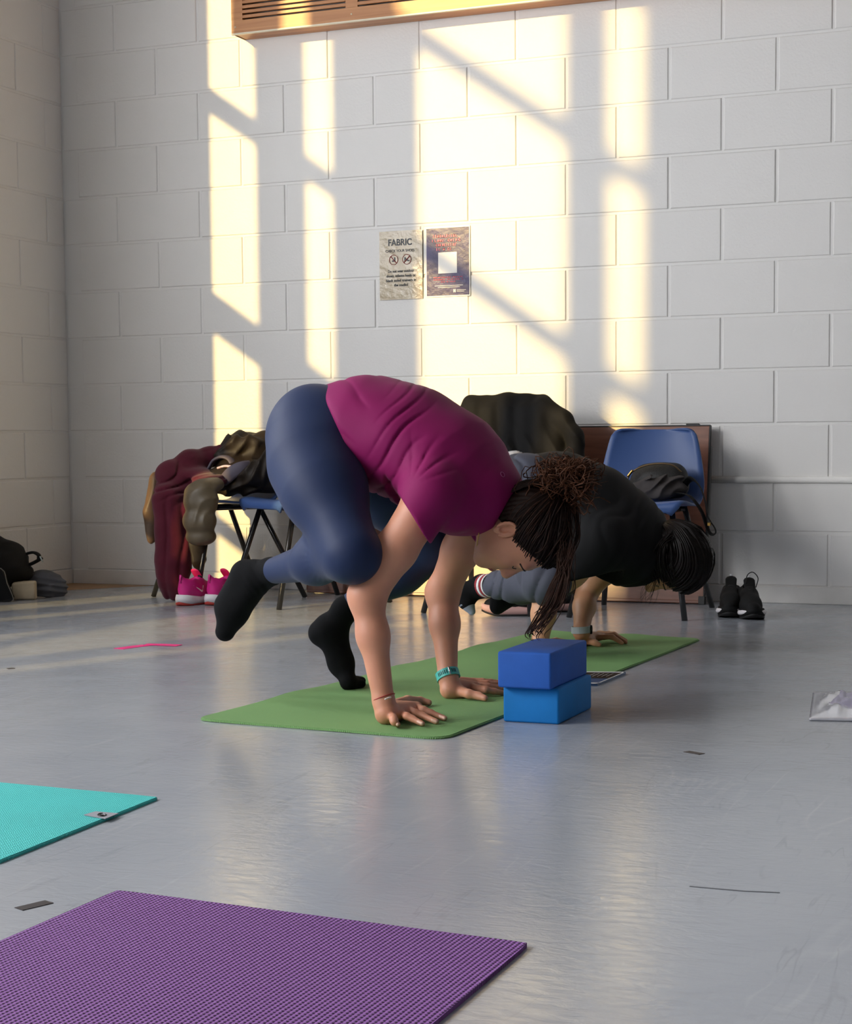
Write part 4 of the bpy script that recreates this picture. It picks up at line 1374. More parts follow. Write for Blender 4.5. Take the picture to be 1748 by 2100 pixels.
add('film', crumple(q, 0.003, 0.018, seed=4), M_clear, pk)
q2 = [lerp4(q, s, t) for s, t in ((0.22, 0.12), (0.9, 0.12), (0.9, 0.72), (0.22, 0.72))]
add('contents', crumple(q2, 0.008, 0.020, seed=8), mat('lilac_cloth', rgb(168, 165, 190), 0.35), pk)

# ------------------------------------------------------------------ things on and along the block wall
# slatted timber heater casing high on the wall
M_oak = mat_wood('varnished_timber', rgb(176, 112, 62), rgb(206, 146, 92), (0.6, 10, 16), 0.38, 3.0)
M_void = mat('heater_grey_metal', (0.25, 0.25, 0.25, 1), 0.6)
M_lip = mat('pale_edge_strip', rgb(235, 222, 195), 0.35)
hx0, hx1, hz0, hz1, hy = 1.007, 5.3, 2.531, 3.30, -0.125
ht = thing('heater_casing', 'varnished timber heater casing with long slots fixed high on the block wall', 'heater casing', (3.1, 0, 2.53))
add('back_plate', box(hx0 + 0.010, hx1, hy + 0.112, 0.003, hz0 + 0.004, hz1 - 0.01), M_void, ht)
add('top_board', box(hx0, hx1, hy + 0.001, 0.003, hz1 - 0.012, hz1), M_oak, ht)
add('end_board', box(hx1 - 0.012, hx1, hy + 0.001, 0.003, hz0, hz1), M_oak, ht)
add('bottom_board', box(hx0 + 0.004, hx1, hy + 0.012, 0.003, hz0, hz0 + 0.012), M_oak, ht)
add('end_board', box(hx0, hx0 + 0.012, hy + 0.001, 0.003, hz0, hz1), M_oak, ht)
add('edge_strip', box(hx0, hx1, hy - 0.003, hy + 0.012, hz0 - 0.004, hz0 + 0.003, 0.001), M_lip, ht)
sl0, pitch, slot_h, bay, gap = hz0 + 0.059, 0.0215, 0.0075, 0.515, 0.058
add('bottom_rail', box(hx0, hx1, hy, hy + 0.012, hz0, sl0, 0.001), M_oak, ht)
nrow = 30
add('top_rail', box(hx0, hx1, hy, hy + 0.012, sl0 + nrow * pitch, hz1, 0.001), M_oak, ht)
x = hx0 + 0.057
add('stile', box(hx0, x, hy, hy + 0.012, sl0, sl0 + nrow * pitch), M_oak, ht)
nb_ = 0
slat = box(-bay / 2, bay / 2, 0, 0.012, 0, pitch - slot_h, 0.0008)
slat.materials.append(M_oak)
while x + bay < hx1:
    for r in range(nrow):
        o = bpy.data.objects.new('slat', slat)
        COL.objects.link(o)
        o.parent = ht
        o.location = Vector((x + bay / 2, hy, sl0 + slot_h + r * pitch)) - WLOC[ht.name]
    add('stile', box(x + bay, x + bay + gap, hy, hy + 0.012, sl0, sl0 + nrow * pitch), M_oak, ht)
    x += bay + gap
for x_ in (hx0 + 0.02, hx0 + 0.60):
    add('screw', tube([(x_, hy - 0.0015, hz0 + 0.03), (x_, hy + 0.002, hz0 + 0.03)], 0.004, 8), M_lip, ht)


def text_mesh(body, size, bold=0.0, extrude=0.0004):
    cu = bpy.data.curves.new('lettering', 'FONT')
    cu.body = body
    cu.size = size
    cu.align_x = 'CENTER'
    cu.offset = bold
    cu.extrude = extrude
    ob = bpy.data.objects.new('lettering', cu)
    COL.objects.link(ob)
    bpy.context.view_layer.update()
    me = bpy.data.meshes.new_from_object(ob.evaluated_get(bpy.context.evaluated_depsgraph_get()))
    bpy.data.objects.remove(ob)
    bpy.data.curves.remove(cu)
    return me


def wall_text(name, body, xc, z, size, m, parent, width=None, bold=0.0, y=-0.0068):
    me = text_mesh(body, size, bold)
    xs = [v.co.x for v in me.vertices]
    k = width / (max(xs) - min(xs)) if width else 1
    for v in me.vertices:
        v.co = Vector((v.co.x * k + xc, y - v.co.z, v.co.y + z))
    me.materials.clear()
    return add(name, me, m, parent)


def sheet(x0, x1, z0, z1, y, amp, seed, nx=14, nz=20):
    V, F = [], []
    for j in range(nz + 1):
        for i in range(nx + 1):
            s, t = i / nx, j / nz
            e = amp * (0.5 + 0.5 * float(vnoise(np.array([[s * 4, t * 5, seed]]), seed)[0]))
            V.append((x0 + (x1 - x0) * s, y - e, z0 + (z1 - z0) * t))
    n = len(V)
    V += [(a, y + 0.0012, c) for a, b, c in V]
    for j in range(nz):
        for i in range(nx):
            a = j * (nx + 1) + i
            F.append((a, a + 1, a + nx + 2, a + nx + 1)); F.append((n + a, n + a + nx + 1, n + a + nx + 2, n + a + 1))
    rim = [i for i in range(nx)] + [j * (nx + 1) + nx for j in range(nz)] + [nz * (nx + 1) + i for i in range(nx, 0, -1)] + [j * (nx + 1) for j in range(nz, 0, -1)]
    for k in range(len(rim)):
        u, v = rim[k], rim[(k + 1) % len(rim)]
        F.append((u, n + u, n + v, v))
    return mesh('sheet', V, F, True)


M_lam = mat('laminated_cream', rgb(172, 154, 120), 0.22, var=0.06, vscale=10, bump=0.5, bscale=45, bdist=0.004, spec=0.6)
M_ink = mat('ink_dark', rgb(48, 52, 56), 0.5)
M_inkred = mat('ink_red', rgb(150, 40, 42), 0.5)
p1 = thing('poster', 'cream laminated notice headed FABRIC about checking shoes, taped to the block wall', 'poster', (1.781, -0.004, 1.32))
smooth_by_angle(add('sheet', sheet(1.677, 1.886, 1.318, 1.622, -0.0045, 0.0018, 3), M_lam, p1))
wall_text('heading', 'FABRIC', 1.778, 1.558, 0.040, M_ink, p1, 0.114, 0.0009)
wall_text('text_line', 'CHECK YOUR SHOES', 1.778, 1.5285, 0.0165, M_ink, p1, 0.140, 0.0001)
for cx_ in (1.747, 1.811):
    z_ = 1.4945
    add('prohibition_ring', tube([(cx_ + 0.0205 * math.cos(t), -0.0072, z_ + 0.0215 * math.sin(t)) for t in np.linspace(0, 2 * math.pi, 28, endpoint=False)], 0.0021, 6, closed=True, flat=0.5), M_inkred, p1)
    s = 1 if cx_ > 1.78 else -1
    if s > 0:      # heeled shoe
        V = [(-0.012, 0.008), (-0.008, 0.011), (-0.001, 0.001), (0.013, -0.005), (0.014, -0.008), (0.002, -0.008), (-0.006, -0.001), (-0.007, 0.001), (-0.011, -0.009), (-0.0125, -0.009)]
        F = [tuple(range(len(V)))]
    else:          # boot seen from the side with a second one behind
        V = [(0.002, 0.011), (0.008, 0.011), (0.008, -0.008), (-0.008, -0.008), (-0.008, -0.003), (0.002, -0.001)]
        F = [tuple(range(len(V)))]
    V3 = [(cx_ + a, -0.0070, z_ + b) for a, b in V] + [(cx_ + a, -0.0066, z_ + b) for a, b in V]
    add('shoe_symbol', mesh('shoe_symbol', V3, F + [tuple(len(V) + k for k in range(len(V)))[::-1]]), M_ink, p1)
    a = math.radians(45 if s > 0 else -45)
    add('prohibition_bar', tube([(cx_ - 0.0205 * math.cos(a), -0.0072, z_ - 0.0215 * math.sin(a)), (cx_ + 0.0205 * math.cos(a), -0.0072, z_ + 0.0215 * math.sin(a))], 0.0017, 6), M_inkred, p1)
for k, (ln, w_) in enumerate([('Do not wear outdoor', 0.126), ('shoes, stiletto heels or', 0.143), ('black soled trainers in', 0.145), ('the studio!', 0.068)]):
    wall_text('text_line', ln, 1.782, 1.4385 - 0.0205 * k, 0.0165, M_ink, p1, w_, 0.0003)

M_purp2 = mat('poster_purple_print', rgb(74, 66, 104), 0.3, var=0.3, vscale=14, bump=0.5, bscale=40, bdist=0.003, spec=0.2)
M_pinkink = mat('ink_pink', rgb(235, 95, 130), 0.4)
M_whiteink = mat('ink_white', rgb(240, 236, 228), 0.4)
p2 = thing('poster', 'purple laminated poster with pink print and a white square, taped beside the cream notice', 'poster', (2.006, -0.004, 1.325))
smooth_by_angle(add('sheet', sheet(1.901, 2.113, 1.322, 1.628, -0.0045, 0.0006, 5), M_whiteink, p2))
pr_ = smooth_by_angle(add('printed_area', sheet(1.906, 2.108, 1.327, 1.623, -0.0058, 0.0010, 6), M_purp2, p2))
wq = add('white_square', box(1.963, 2.052, -0.0086, -0.0078, 1.424, 1.516), M_whiteink, p2)
# the four heading lines and three small lines are too glossed-over to read: rows of short pink strokes
rr = random.Random(5)
def strokes(name, xc, z, width, h, n, m, parent, y=-0.0084):
    bm = bmesh.new()
    x_ = xc - width / 2
    st = width / n
    for k in range(n):
        w_ = st * rr.uniform(0.45, 0.8)
        if rr.random() < 0.12: x_ += st; continue
        hh = h * rr.uniform(0.75, 1.0)
        box(x_, x_ + w_ * 0.4, y, y + 0.0008, z, z + hh, bm=bm)
        if rr.random() < 0.6: box(x_, x_ + w_, y, y + 0.0008, z + hh * 0.8, z + hh, bm=bm)
        if rr.random() < 0.6: box(x_, x_ + w_, y, y + 0.0008, z, z + hh * 0.2, bm=bm)
        if rr.random() < 0.5: box(x_ + w_ * 0.6, x_ + w_, y, y + 0.0008, z, z + hh, bm=bm)
        x_ += st
    return add(name, bm_mesh(name, bm), m, parent)
for k, (w_, z_) in enumerate([(0.128, 1.5815), (0.138, 1.5625), (0.100, 1.543), (0.096, 1.524)]):
    strokes('heading_line', 2.003, z_, w_, 0.0135, 12 - k, M_pinkink, p2)
for k, (w_, z_) in enumerate([(0.140, 1.404), (0.140, 1.394), (0.070, 1.384)]):
    strokes('small_line', 2.010, z_, w_, 0.0065, 30 if k < 2 else 15, M_pinkink, p2)
add('rule', box(1.945, 2.080, -0.0084, -0.0076, 1.3690, 1.3710), M_whiteink, p2)
add('rule', box(1.960, 2.065, -0.0084, -0.0076, 1.3620, 1.3638), M_whiteink, p2)
wall_text('logo', 'H', 2.040, 1.3405, 0.016, M_whiteink, p2, 0.011, 0.0016, y=-0.0082)
add('logo_line', box(2.050, 2.094, -0.0084, -0.0076, 1.3480, 1.3498), M_whiteink, p2)
add('logo_line', box(2.050, 2.086, -0.0084, -0.0076, 1.3420, 1.3438), M_whiteink, p2)

# folded table on its side, leaning on the wall
M_lamw = mat_wood('brown_laminate', rgb(118, 74, 56), rgb(142, 92, 70), (1.0, 1.0, 9.0), 0.35, 4.0)
M_bplast = mat('black_edging', rgb(20, 18, 18), 0.45)
M_steel = mat('grey_steel', rgb(120, 120, 118), 0.35, metal=0.6)
tx0, tx1, th_ = 1.372, 3.196, 0.740
tb = thing('folding_table', 'brown laminate folding table stood on its edge against the block wall', 'table', ((tx0 + tx1) / 2, -0.16, 0))
lean = math.atan2(0.105, th_)
Rl = Matrix.Rotation(-lean, 4, 'X')
def tpart(name, x0, x1, y0, y1, z0, z1, m, bev=0.0):
    me = box(x0, x1, y0, y1, z0, z1, bev)
    me.transform(Matrix.Translation((0, -0.165, 0.004)) @ Rl)
    return add(name, me, m, tb)
tpart('table_top', tx0, tx1, 0.0, 0.018, 0.012, th_, M_lamw, 0.001)
tpart('edge_band', tx0 - 0.003, tx1 + 0.003, -0.001, 0.022, 0.0, 0.013, M_lamw, 0.002)
tpart('edge_band', tx0 - 0.003, tx1 + 0.004, -0.0005, 0.022, th_, th_ + 0.006, M_bplast, 0.001)
tpart('edge_band', tx1, tx1 + 0.005, -0.001, 0.022, 0.03, th_ + 0.004, M_bplast, 0.001)
tpart('edge_band', tx0 - 0.005, tx0, -0.001, 0.022, 0.012, th_, M_lamw, 0.001)
tpart('frame_rail', tx1 - 0.012, tx1 + 0.006, 0.022, 0.045, 0.04, th_ - 0.08, M_steel, 0.002)
tpart('frame_rail', tx0, tx0 + 0.03, 0.022, 0.045, 0.04, th_ - 0.08, M_steel, 0.002)
tpart('folded_leg', tx0 + 0.2, tx1 - 0.9, 0.022, 0.045, 0.12, 0.145, M_steel, 0.002)
tpart('folded_leg', tx0 + 0.9, tx1 - 0.2, 0.022, 0.045, 0.55, 0.575, M_steel, 0.002)
tpart('latch', tx1 - 0.100, tx1 - 0.045, 0.002, 0.03, th_ + 0.003, th_ + 0.012, M_bplast, 0.001)
tpart('foot_pad', tx1 - 0.02, tx1 + 0.006, -0.002, 0.03, -0.003, 0.03, M_bplast, 0.001)

# ------------------------------------------------------------------ plastic shell chairs
M_blue = mat('blue_polypropylene', rgb(60, 86, 138), 0.42, bump=0.08, bscale=400, bdist=0.0005, spec=0.4)
M_leg = mat('black_tube', rgb(16, 15, 15), 0.25, spec=0.6, coat=0.3)


def shell_mesh():
    prof = [(-0.222, 0.405, 0.165), (-0.226, 0.420, 0.192), (-0.216, 0.437, 0.205), (-0.18, 0.444, 0.212), (-0.10, 0.436, 0.214), (0.0, 0.428, 0.212), (0.085, 0.428, 0.206),
            (0.135, 0.440, 0.208), (0.165, 0.470, 0.212), (0.185, 0.52, 0.211), (0.203, 0.58, 0.202), (0.222, 0.645, 0.188), (0.238, 0.695, 0.174), (0.246, 0.716, 0.160), (0.250, 0.724, 0.132)]
    P = spline([np.array(p) for p in prof], 3)
    nu, nv = 16, len(P)
    V = []
    for j, (y, z, w) in enumerate(P):
        t = j / (nv - 1)
        for i in range(nu + 1):
            s = -1 + 2 * i / nu
            e = abs(s) ** 3
            seat = max(0, 1 - t * 1.9)
            back = max(0, min(1, t * 2.2 - 0.9))
            zz = z + 0.022 * e * seat * (1 if t > 0.12 else t / 0.12) - 0.012 * max(0, abs(s) - 0.86) / 0.14 * seat
            yy = y - 0.050 * s * s * back
            if t > 0.9: zz -= 0.004 * s * s
            V.append((w * s, yy, zz))
    n = len(V)
    F = []
    for j in range(nv - 1):
        for i in range(nu):
            a = j * (nu + 1) + i
            F.append((a, a + 1, a + nu + 2, a + nu + 1))
    me = mesh('shell', V, F, True)
    bm = bmesh.new(); bm.from_mesh(me)
    bmesh.ops.solidify(bm, geom=bm.faces[:], thickness=0.009)
    return bm_mesh('shell', bm, True)


SHELL = shell_mesh()
SHELL.materials.append(M_blue)


def chair_meshes():
    out = []
    for sx in (-1, 1):
        for fr in (1, 0):
            top = (sx * 0.150, -0.145 if fr else 0.085, 0.415)
            bot = (sx * 0.226, -0.262 if fr else 0.272, 0.0)
            m = tube([top, tuple(a + (b - a) * 0.5 for a, b in zip(top, bot)), bot], 0.0115, 10)
            m.materials.append(M_leg)
            out.append(('leg', m))
    bm = bmesh.new()
    for y in (-0.145, 0.085):
        tube([(-0.155, y, 0.408), (0.155, y, 0.408)], 0.010, 8, bm=bm)
    for x in (-0.13, 0.13):
        tube([(x, -0.15, 0.405), (x, 0.09, 0.405)], 0.009, 8, bm=bm)
    m = bm_mesh('frame', bm, True); m.materials.append(M_leg)
    out.append(('seat_frame', m))
    return out


CH = chair_meshes()


def place_chair(x, y, deg, label, group='blue plastic chairs along the wall', sc=1.0):
    t = thing('plastic_chair', label, 'chair', (x, y, 0), group)
    t.rotation_euler = (0, 0, math.radians(deg))
    t.scale = (sc,) * 3
    for nm, me in [('shell', SHELL)] + CH:
        o = bpy.data.objects.new(nm, me)
        COL.objects.link(o)
        o.parent = t
    return t


place_chair(3.045, -0.56, 2, 'blue plastic shell chair in front of the table end, black bag on its seat')
place_chair(2.45, -0.58, 0, 'blue plastic shell chair with a black jacket hung over its back')
place_chair(1.575, -0.56, -35, 'blue plastic shell chair between the clothes pile and the leaning table')
place_chair(1.12, -0.45, -35, 'blue plastic shell chair buried under the clothes pile near the pink trainers', sc=0.99)

# ------------------------------------------------------------------ clothes, bags and shoes
def folds(freq, amp, seed, ax=(0, 0, 1), warp=4.0, ns=7.0):
    ax = np.array(ax, np.float32)
    def f(P):
        n = vnoise(P * ns, seed)
        m = np.clip(vnoise(P * (ns * 0.7), seed + 1) * 1.3 + 0.45, 0.1, 1)
        return amp * m * (np.abs(np.sin((P @ ax) * freq + n * warp)) - 0.5) * 2 + amp * 0.4 * vnoise(P * ns * 3, seed + 2)
    return f


def S(px, py, Y): return at(px, py, Y)
def E3(c, r, k=0.03, R=None): return Ell(c, np.eye(3) if R is None else R, r, k)
def cloth(prims, res, disp, n=1, cuts=(), subs=()): return relax(sdf_mesh(prims, res, disp=disp, cuts=cuts, subs=subs), n)

M_maroon = mat('maroon_fleece', rgb(84, 26, 42), 0.9, var=0.12, vscale=12, bump=0.3, bscale=300, spec=0.15, sheen=0.15)
M_brown = mat('dark_brown_coat', rgb(36, 28, 21), 0.6, var=0.12, vscale=10, bump=0.25, bscale=160, spec=0.3)
M_olive = mat('olive_quilt', rgb(92, 80, 61), 0.45, var=0.12, vscale=10, spec=0.45)
M_scarf = mat('grey_lilac_scarf', rgb(92, 86, 98), 0.6, spec=0.3)
M_blackc = mat('black_cloth', rgb(17, 16, 16), 0.8, var=0.15, vscale=9, bump=0.2, bscale=200, spec=0.25)
M_tan = mat('tan_lining', rgb(92, 72, 56), 0.5, var=0.15, vscale=10, spec=0.4)

# maroon top hanging off the seat to the floor
sqY = lambda c, f: ((0, 1, 0), f, tuple(c))
pr = chain([S(452, 925, -0.38), S(430, 938, -0.42), S(390, 952, -0.50), S(352, 975, -0.58)], [0.030, 0.042, 0.055, 0.060], 0.03)
pr += [E3(S(392, 978, -0.53), (0.115, 0.09, 0.045)), E3(S(430, 985, -0.60), (0.08, 0.09, 0.028))]
pr += chain([S(345, 975, -0.60), S(342, 1030, -0.68), S(347, 1090, -0.69), S(352, 1150, -0.69), S(354, 1185, -0.68), S(352, 1207, -0.67), S(350, 1219, -0.67)], [0.052, 0.060, 0.066, 0.066, 0.060, 0.044, 0.016], 0.04, sqY(S(350, 1100, -0.69), 1.35))
pr += chain([S(372, 985, -0.60), S(374, 1050, -0.66), S(374, 1110, -0.67), S(376, 1165, -0.67)], [0.036, 0.034, 0.036, 0.030], 0.03)
def mfold(P):
    q = P - np.array(S(350, 1100, -0.69), np.float32)
    x, y = q @ ex_, q @ ey_
    n = vnoise(q * 7, 41); n2 = vnoise(q * 12, 43)
    hang = np.clip((y + 0.20) / 0.08, 0, 1)
    a = 0.014 * hang * np.clip(vnoise(q * 5, 45) + 0.7, 0.2, 1) * crease(x * 42 + n * 1.6 + y * 3, 1.6)
    b = 0.013 * (1 - hang) * np.clip(vnoise(q * 6, 47) + 0.7, 0.1, 1) * crease((x * 0.5 + y * 0.9) * 52 + n * 3, 1.6)
    return a + b + 0.004 * n2 - 0.003
o = tag(add('sweatshirt', cloth(pr, 0.0048, mfold), M_maroon), 'maroon sweatshirt hanging from the clothes pile down to the floor', 'sweatshirt')
# brown coat heaped on the seat
pr = [E3(S(500, 905, -0.30), (0.085, 0.085, 0.05)), E3(S(520, 930, -0.34), (0.10, 0.09, 0.075)), E3(S(545, 910, -0.30), (0.07, 0.08, 0.065)), E3(S(475, 920, -0.33), (0.06, 0.07, 0.045)), E3(S(548, 968, -0.42), (0.09, 0.10, 0.06)),
      E3(S(500, 965, -0.42), (0.10, 0.10, 0.055)), E3(S(460, 978, -0.48), (0.09, 0.09, 0.050)), E3(S(490, 1000, -0.50), (0.10, 0.08, 0.034)), E3(S(550, 992, -0.46), (0.10, 0.08, 0.045)), E3(S(455, 1000, -0.52), (0.06, 0.07, 0.03)), E3(S(470, 945, -0.42), (0.07, 0.06, 0.04)), E3(S(590, 950, -0.36), (0.07, 0.09, 0.08))]
pr += chain([S(458, 930, -0.42), S(485, 912, -0.42), S(520, 905, -0.40)], [0.030, 0.034, 0.030], 0.025) + chain([S(470, 994, -0.52), S(520, 975, -0.56), S(560, 935, -0.52)], [0.030, 0.044, 0.040], 0.025)
o = tag(add('coat', cloth(pr, 0.0052, folds(34, 0.0075, 51, tuple(pix(0.75, 0.7)), 4.0, 7), 3), M_brown), 'dark brown coat heaped on top of the clothes pile', 'coat')
# olive quilted jacket spilling over the seat front, with its lining at the far side
ja = thing('quilted_jacket', 'olive brown quilted jacket slumped over the seat edge under the maroon sweatshirt', 'jacket', tuple(S(410, 1110, -0.77)))
pr = [E3(S(412, 1025, -0.77), (0.080, 0.060, 0.080), 0.02), E3(S(410, 1068, -0.78), (0.078, 0.058, 0.062), 0.015), E3(S(412, 1100, -0.77), (0.070, 0.052, 0.040), 0.015), E3(S(432, 995, -0.72), (0.055, 0.08, 0.034), 0.02)]
add('quilting', cloth(pr, 0.0048, folds(36, 0.005, 61, tuple(pix(0.8, 0.6)), 4.0, 8), 2), M_olive, ja)
pr = chain([S(322, 985, -0.54), S(309, 1050, -0.56), S(312, 1105, -0.56)], [0.038, 0.036, 0.022], 0.02) + chain([S(345, 965, -0.46), S(318, 990, -0.50)], [0.035, 0.034], 0.02)
add('lining', cloth(pr, 0.005, folds(60, 0.006, 63, tuple(pix(1, 0)), 3.0, 6)), M_tan, ja)
pr = chain([S(405, 1115, -0.72), S(408, 1150, -0.72), S(410, 1168, -0.72)], [0.038, 0.028, 0.010], 0.02)
add('hem', cloth(pr, 0.005, folds(50, 0.005, 65, tuple(pix(1, 0)), 3.0, 6)), M_brown, ja)
# grey scarf in a loop, tucked between
sc_ = thing('scarf', 'grey lilac scarf looped between the maroon sweatshirt and the brown coat', 'scarf', tuple(S(470, 985, -0.52)))
add('loop', tube(spline([S(428, 962, -0.50), S(438, 945, -0.49), S(455, 937, -0.48), S(472, 941, -0.48), S(480, 955, -0.49), S(470, 968, -0.52)], 5), 0.026, 10, flat=0.32, upv=tuple(pix(0.3, 1.0))), M_scarf, sc_)
add('band', tube(spline([S(452, 993, -0.56), S(462, 983, -0.58), S(478, 968, -0.585), S(498, 958, -0.57), S(514, 953, -0.54)], 5), [0.020 + 0.010 * math.sin(k / 20 * 3.1) for k in range(21)], 10, flat=0.35, upv=tuple(FW)), M_scarf, sc_)
add('patterned_lining', tube(spline([S(448, 960, -0.53), S(462, 956, -0.535), S(478, 957, -0.53), S(500, 952, -0.52), S(512, 950, -0.50)], 4), 0.012, 8, flat=0.5), mat('pink_white_print', rgb(205, 180, 195), 0.6, var=0.3, vscale=60), sc_)

# black jacket over the chair back
pr = chain([S(968, 826, -0.34), S(1040, 826, -0.33), S(1112, 824, -0.33)], [0.030, 0.036, 0.036], 0.04)
for xx in (975, 1010, 1045, 1080, 1110, 1140):
    pr.append(Cone(S(xx, 845 if xx < 1130 else 875, -0.36), S(xx + 2, 985, -0.42), 0.045, 0.050, 0.03))
pr += chain([S(1118, 830, -0.35), S(1158, 862, -0.37), S(1180, 893, -0.38), S(1178, 945, -0.40), S(1172, 1000, -0.42)], [0.034, 0.036, 0.034, 0.040, 0.040], 0.03)
pr += chain([S(965, 830, -0.34), S(945, 870, -0.36), S(950, 960, -0.40)], [0.03, 0.036, 0.04], 0.03)
o = tag(add('jacket', cloth(pr, 0.0055, folds(34, 0.011, 81, tuple(pix(1.0, -0.25)), 2.5, 5)), M_blackc), 'black jacket hung over the back of a blue chair', 'jacket')
pr = [E3(S(1048, 938, -0.52), (0.035, 0.05, 0.018)), E3(S(1060, 934, -0.50), (0.03, 0.04, 0.014))]
o = tag(add('cloth_bundle', cloth(pr, 0.004, folds(120, 0.004, 83, (1, 0, 0), 5, 14)), mat('white_lace', rgb(205, 205, 210), 0.6, var=0.35, vscale=40)), 'small white patterned cloth bundled under the black jacket', 'cloth')

# bag and top on the right-hand chair
bg = thing('shoulder_bag', 'black mesh-fronted shoulder bag with gold zip on the blue chair seat', 'bag', tuple(S(1345, 1020, -0.56)))
pr = [E3(S(1352, 985, -0.47), (0.105, 0.075, 0.062), 0.05), Cone(S(1312, 1000, -0.48), S(1392, 1000, -0.48), 0.040, 0.040, 0.04), Cone(S(1325, 975, -0.47), S(1385, 972, -0.47), 0.038, 0.040, 0.04)]
M_bagmesh = mat('black_net', rgb(24, 23, 22), 0.6, var=0.75, vscale=190, bump=0.8, bscale=190, bdist=0.002)
add('body', relax(sdf_mesh(pr, 0.0045), 1), M_bagmesh, bg)
zp = spline([S(1286, 985, -0.545), S(1297, 968, -0.545), S(1320, 956, -0.54), S(1350, 951, -0.535), S(1380, 954, -0.53), S(1398, 968, -0.52)], 5)
add('zip', tube(zp, 0.0030, 6), mat('zip_bronze', rgb(120, 98, 70), 0.35, metal=0.7), bg)
add('zip_pull', tube(spline([S(1287, 978, -0.556), S(1293, 970, -0.556), S(1298, 964, -0.556)], 3), 0.0042, 6), M_gold, bg)
st = spline([S(1398, 1010, -0.52), S(1407, 990, -0.55), S(1420, 982, -0.58), S(1436, 998, -0.62), S(1446, 1025, -0.66), S(1453, 1060, -0.68), S(1466, 1082, -0.69), S(1468, 1093, -0.69), S(1460, 1096, -0.69), S(1452, 1085, -0.69), S(1440, 1050, -0.69), S(1422, 1024, -0.68), S(1408, 1014, -0.66), S(1385, 1011, -0.62)], 5)
add('strap', tube(st, 0.014, 8, flat=0.2, upv=(0, 1, 0.2)), M_blackc, bg)
add('buckle', box(*[v for p in zip(S(1455, 1075, -0.705) - 0.006, S(1455, 1075, -0.705) + 0.006) for v in p], 0.001), M_gold, bg)
pr = chain([S(1298, 1002, -0.60), S(1340, 995, -0.62), S(1392, 985, -0.60)], [0.024, 0.032, 0.022], 0.02) + chain([S(1315, 1012, -0.62), S(1360, 1008, -0.64), S(1398, 1002, -0.60)], [0.026, 0.030, 0.024], 0.02)
o = tag(add('folded_top', cloth(pr, 0.004, folds(75, 0.008, 91, tuple(pix(0.45, 0.9)), 3.5, 10)), mat('charcoal_cotton', rgb(62, 58, 58), 0.85, spec=0.2)), 'charcoal cotton top crumpled in front of the black bag on the chair', 'clothing')

# rucksack, sweater, cloth and case in the corner
rk = thing('rucksack', 'black rucksack slumped against the side wall with straps sticking out', 'rucksack', (0.20, -0.90, 0.0))
M_blk = mat('black_nylon', rgb(12, 12, 13), 0.7, bump=0.3, bscale=90, spec=0.25)
pr = [E3(S(-20, 1165, -0.86), (0.13, 0.12, 0.11), 0.05), E3(S(20, 1150, -0.80), (0.08, 0.09, 0.07), 0.04), E3(S(-25, 1120, -0.84), (0.08, 0.09, 0.06), 0.04), E3(S(35, 1175, -0.80), (0.065, 0.08, 0.045), 0.04), E3(S(18, 1128, -0.80), (0.05, 0.07, 0.036), 0.03)]
add('pack', cloth(pr, 0.006, folds(40, 0.006, 101, tuple(pix(0.5, 0.9)), 3, 7)), M_blk, rk)
add('strap', tube(spline([S(38, 1148, -0.78), S(52, 1137, -0.76), S(68, 1133, -0.75), S(79, 1138, -0.75), S(80, 1146, -0.75)], 5), 0.013, 8, flat=0.5, upv=(0, 0.2, 1)), M_blk, rk)
add('strap', tube(spline([S(40, 1163, -0.78), S(60, 1158, -0.76), S(75, 1151, -0.75), S(84, 1145, -0.75)], 5), 0.016, 8, flat=0.5, upv=(0, 0.2, 1)), M_blk, rk)
add('buckle', tube([S(82, 1141, -0.755), S(88, 1153, -0.755)], 0.0035, 6), M_pale, rk)
pr = chain(spline([S(62, 1192, -0.72), S(92, 1188, -0.68), S(118, 1200, -0.64), S(122, 1215, -0.64)], 3), [0.030, 0.034, 0.036, 0.036, 0.036, 0.036, 0.034, 0.032, 0.030, 0.028], 0.02)
pr += chain([S(75, 1212, -0.72), S(100, 1213, -0.70), S(118, 1216, -0.66)], [0.022, 0.024, 0.020], 0.012)
o = tag(add('sweater', cloth(pr, 0.0045, folds(110, 0.005, 111, tuple(pix(-0.1, 1.0)), 2.0, 8)), mat('grey_knit_sweater', rgb(96, 98, 104), 0.9, spec=0.15)), 'grey sweater rolled up on the floor beside the rucksack', 'sweater')
ck = [S(40, 1199, -0.80), S(70, 1200, -0.78)]
q0 = S(50, 1214, -0.80)
pq = S(50, 1209, -0.83)
me = box(-0.052, 0.052, -0.03, 0.03, -pq[2] + 0.001, 0.036, 0.010, 3, smooth=True)
for v in me.vertices:
    k = float(vnoise(np.array([[v.co.x * 40, v.co.y * 40, v.co.z * 40 + 9.0]]), 5)[0])
    v.co.x *= 1 - 1.6 * max(0, v.co.z + 0.01); v.co += Vector((0.004 * k, 0.003 * k, 0.005 * k if v.co.z > 0 else 0))
me.transform(Matrix.Translation(Vector(pq)) @ Matrix.Rotation(math.radians(28), 4, 'Z'))
o = tag(add('cloth_bag', me, mat('cream_canvas', rgb(190, 176, 148), 0.8, var=0.15, vscale=16)), 'small cream canvas pouch between the rucksack and the rolled grey sweater', 'pouch')
cs = thing('case', 'black flat case with a pale piped edge standing beside the rucksack', 'case', (0.28, -1.0, 0))
bm = bmesh.new()
A = [S(-60, 1160, -0.98), S(2, 1166, -0.96), S(27, 1226, -0.94), S(24, 1233, -0.945), S(-60, 1246, -1.0)]
dv = np.array([-0.03, 0.05, 0])
Vv = [bm.verts.new(p) for p in A] + [bm.verts.new(p + dv) for p in A]
n5 = len(A)
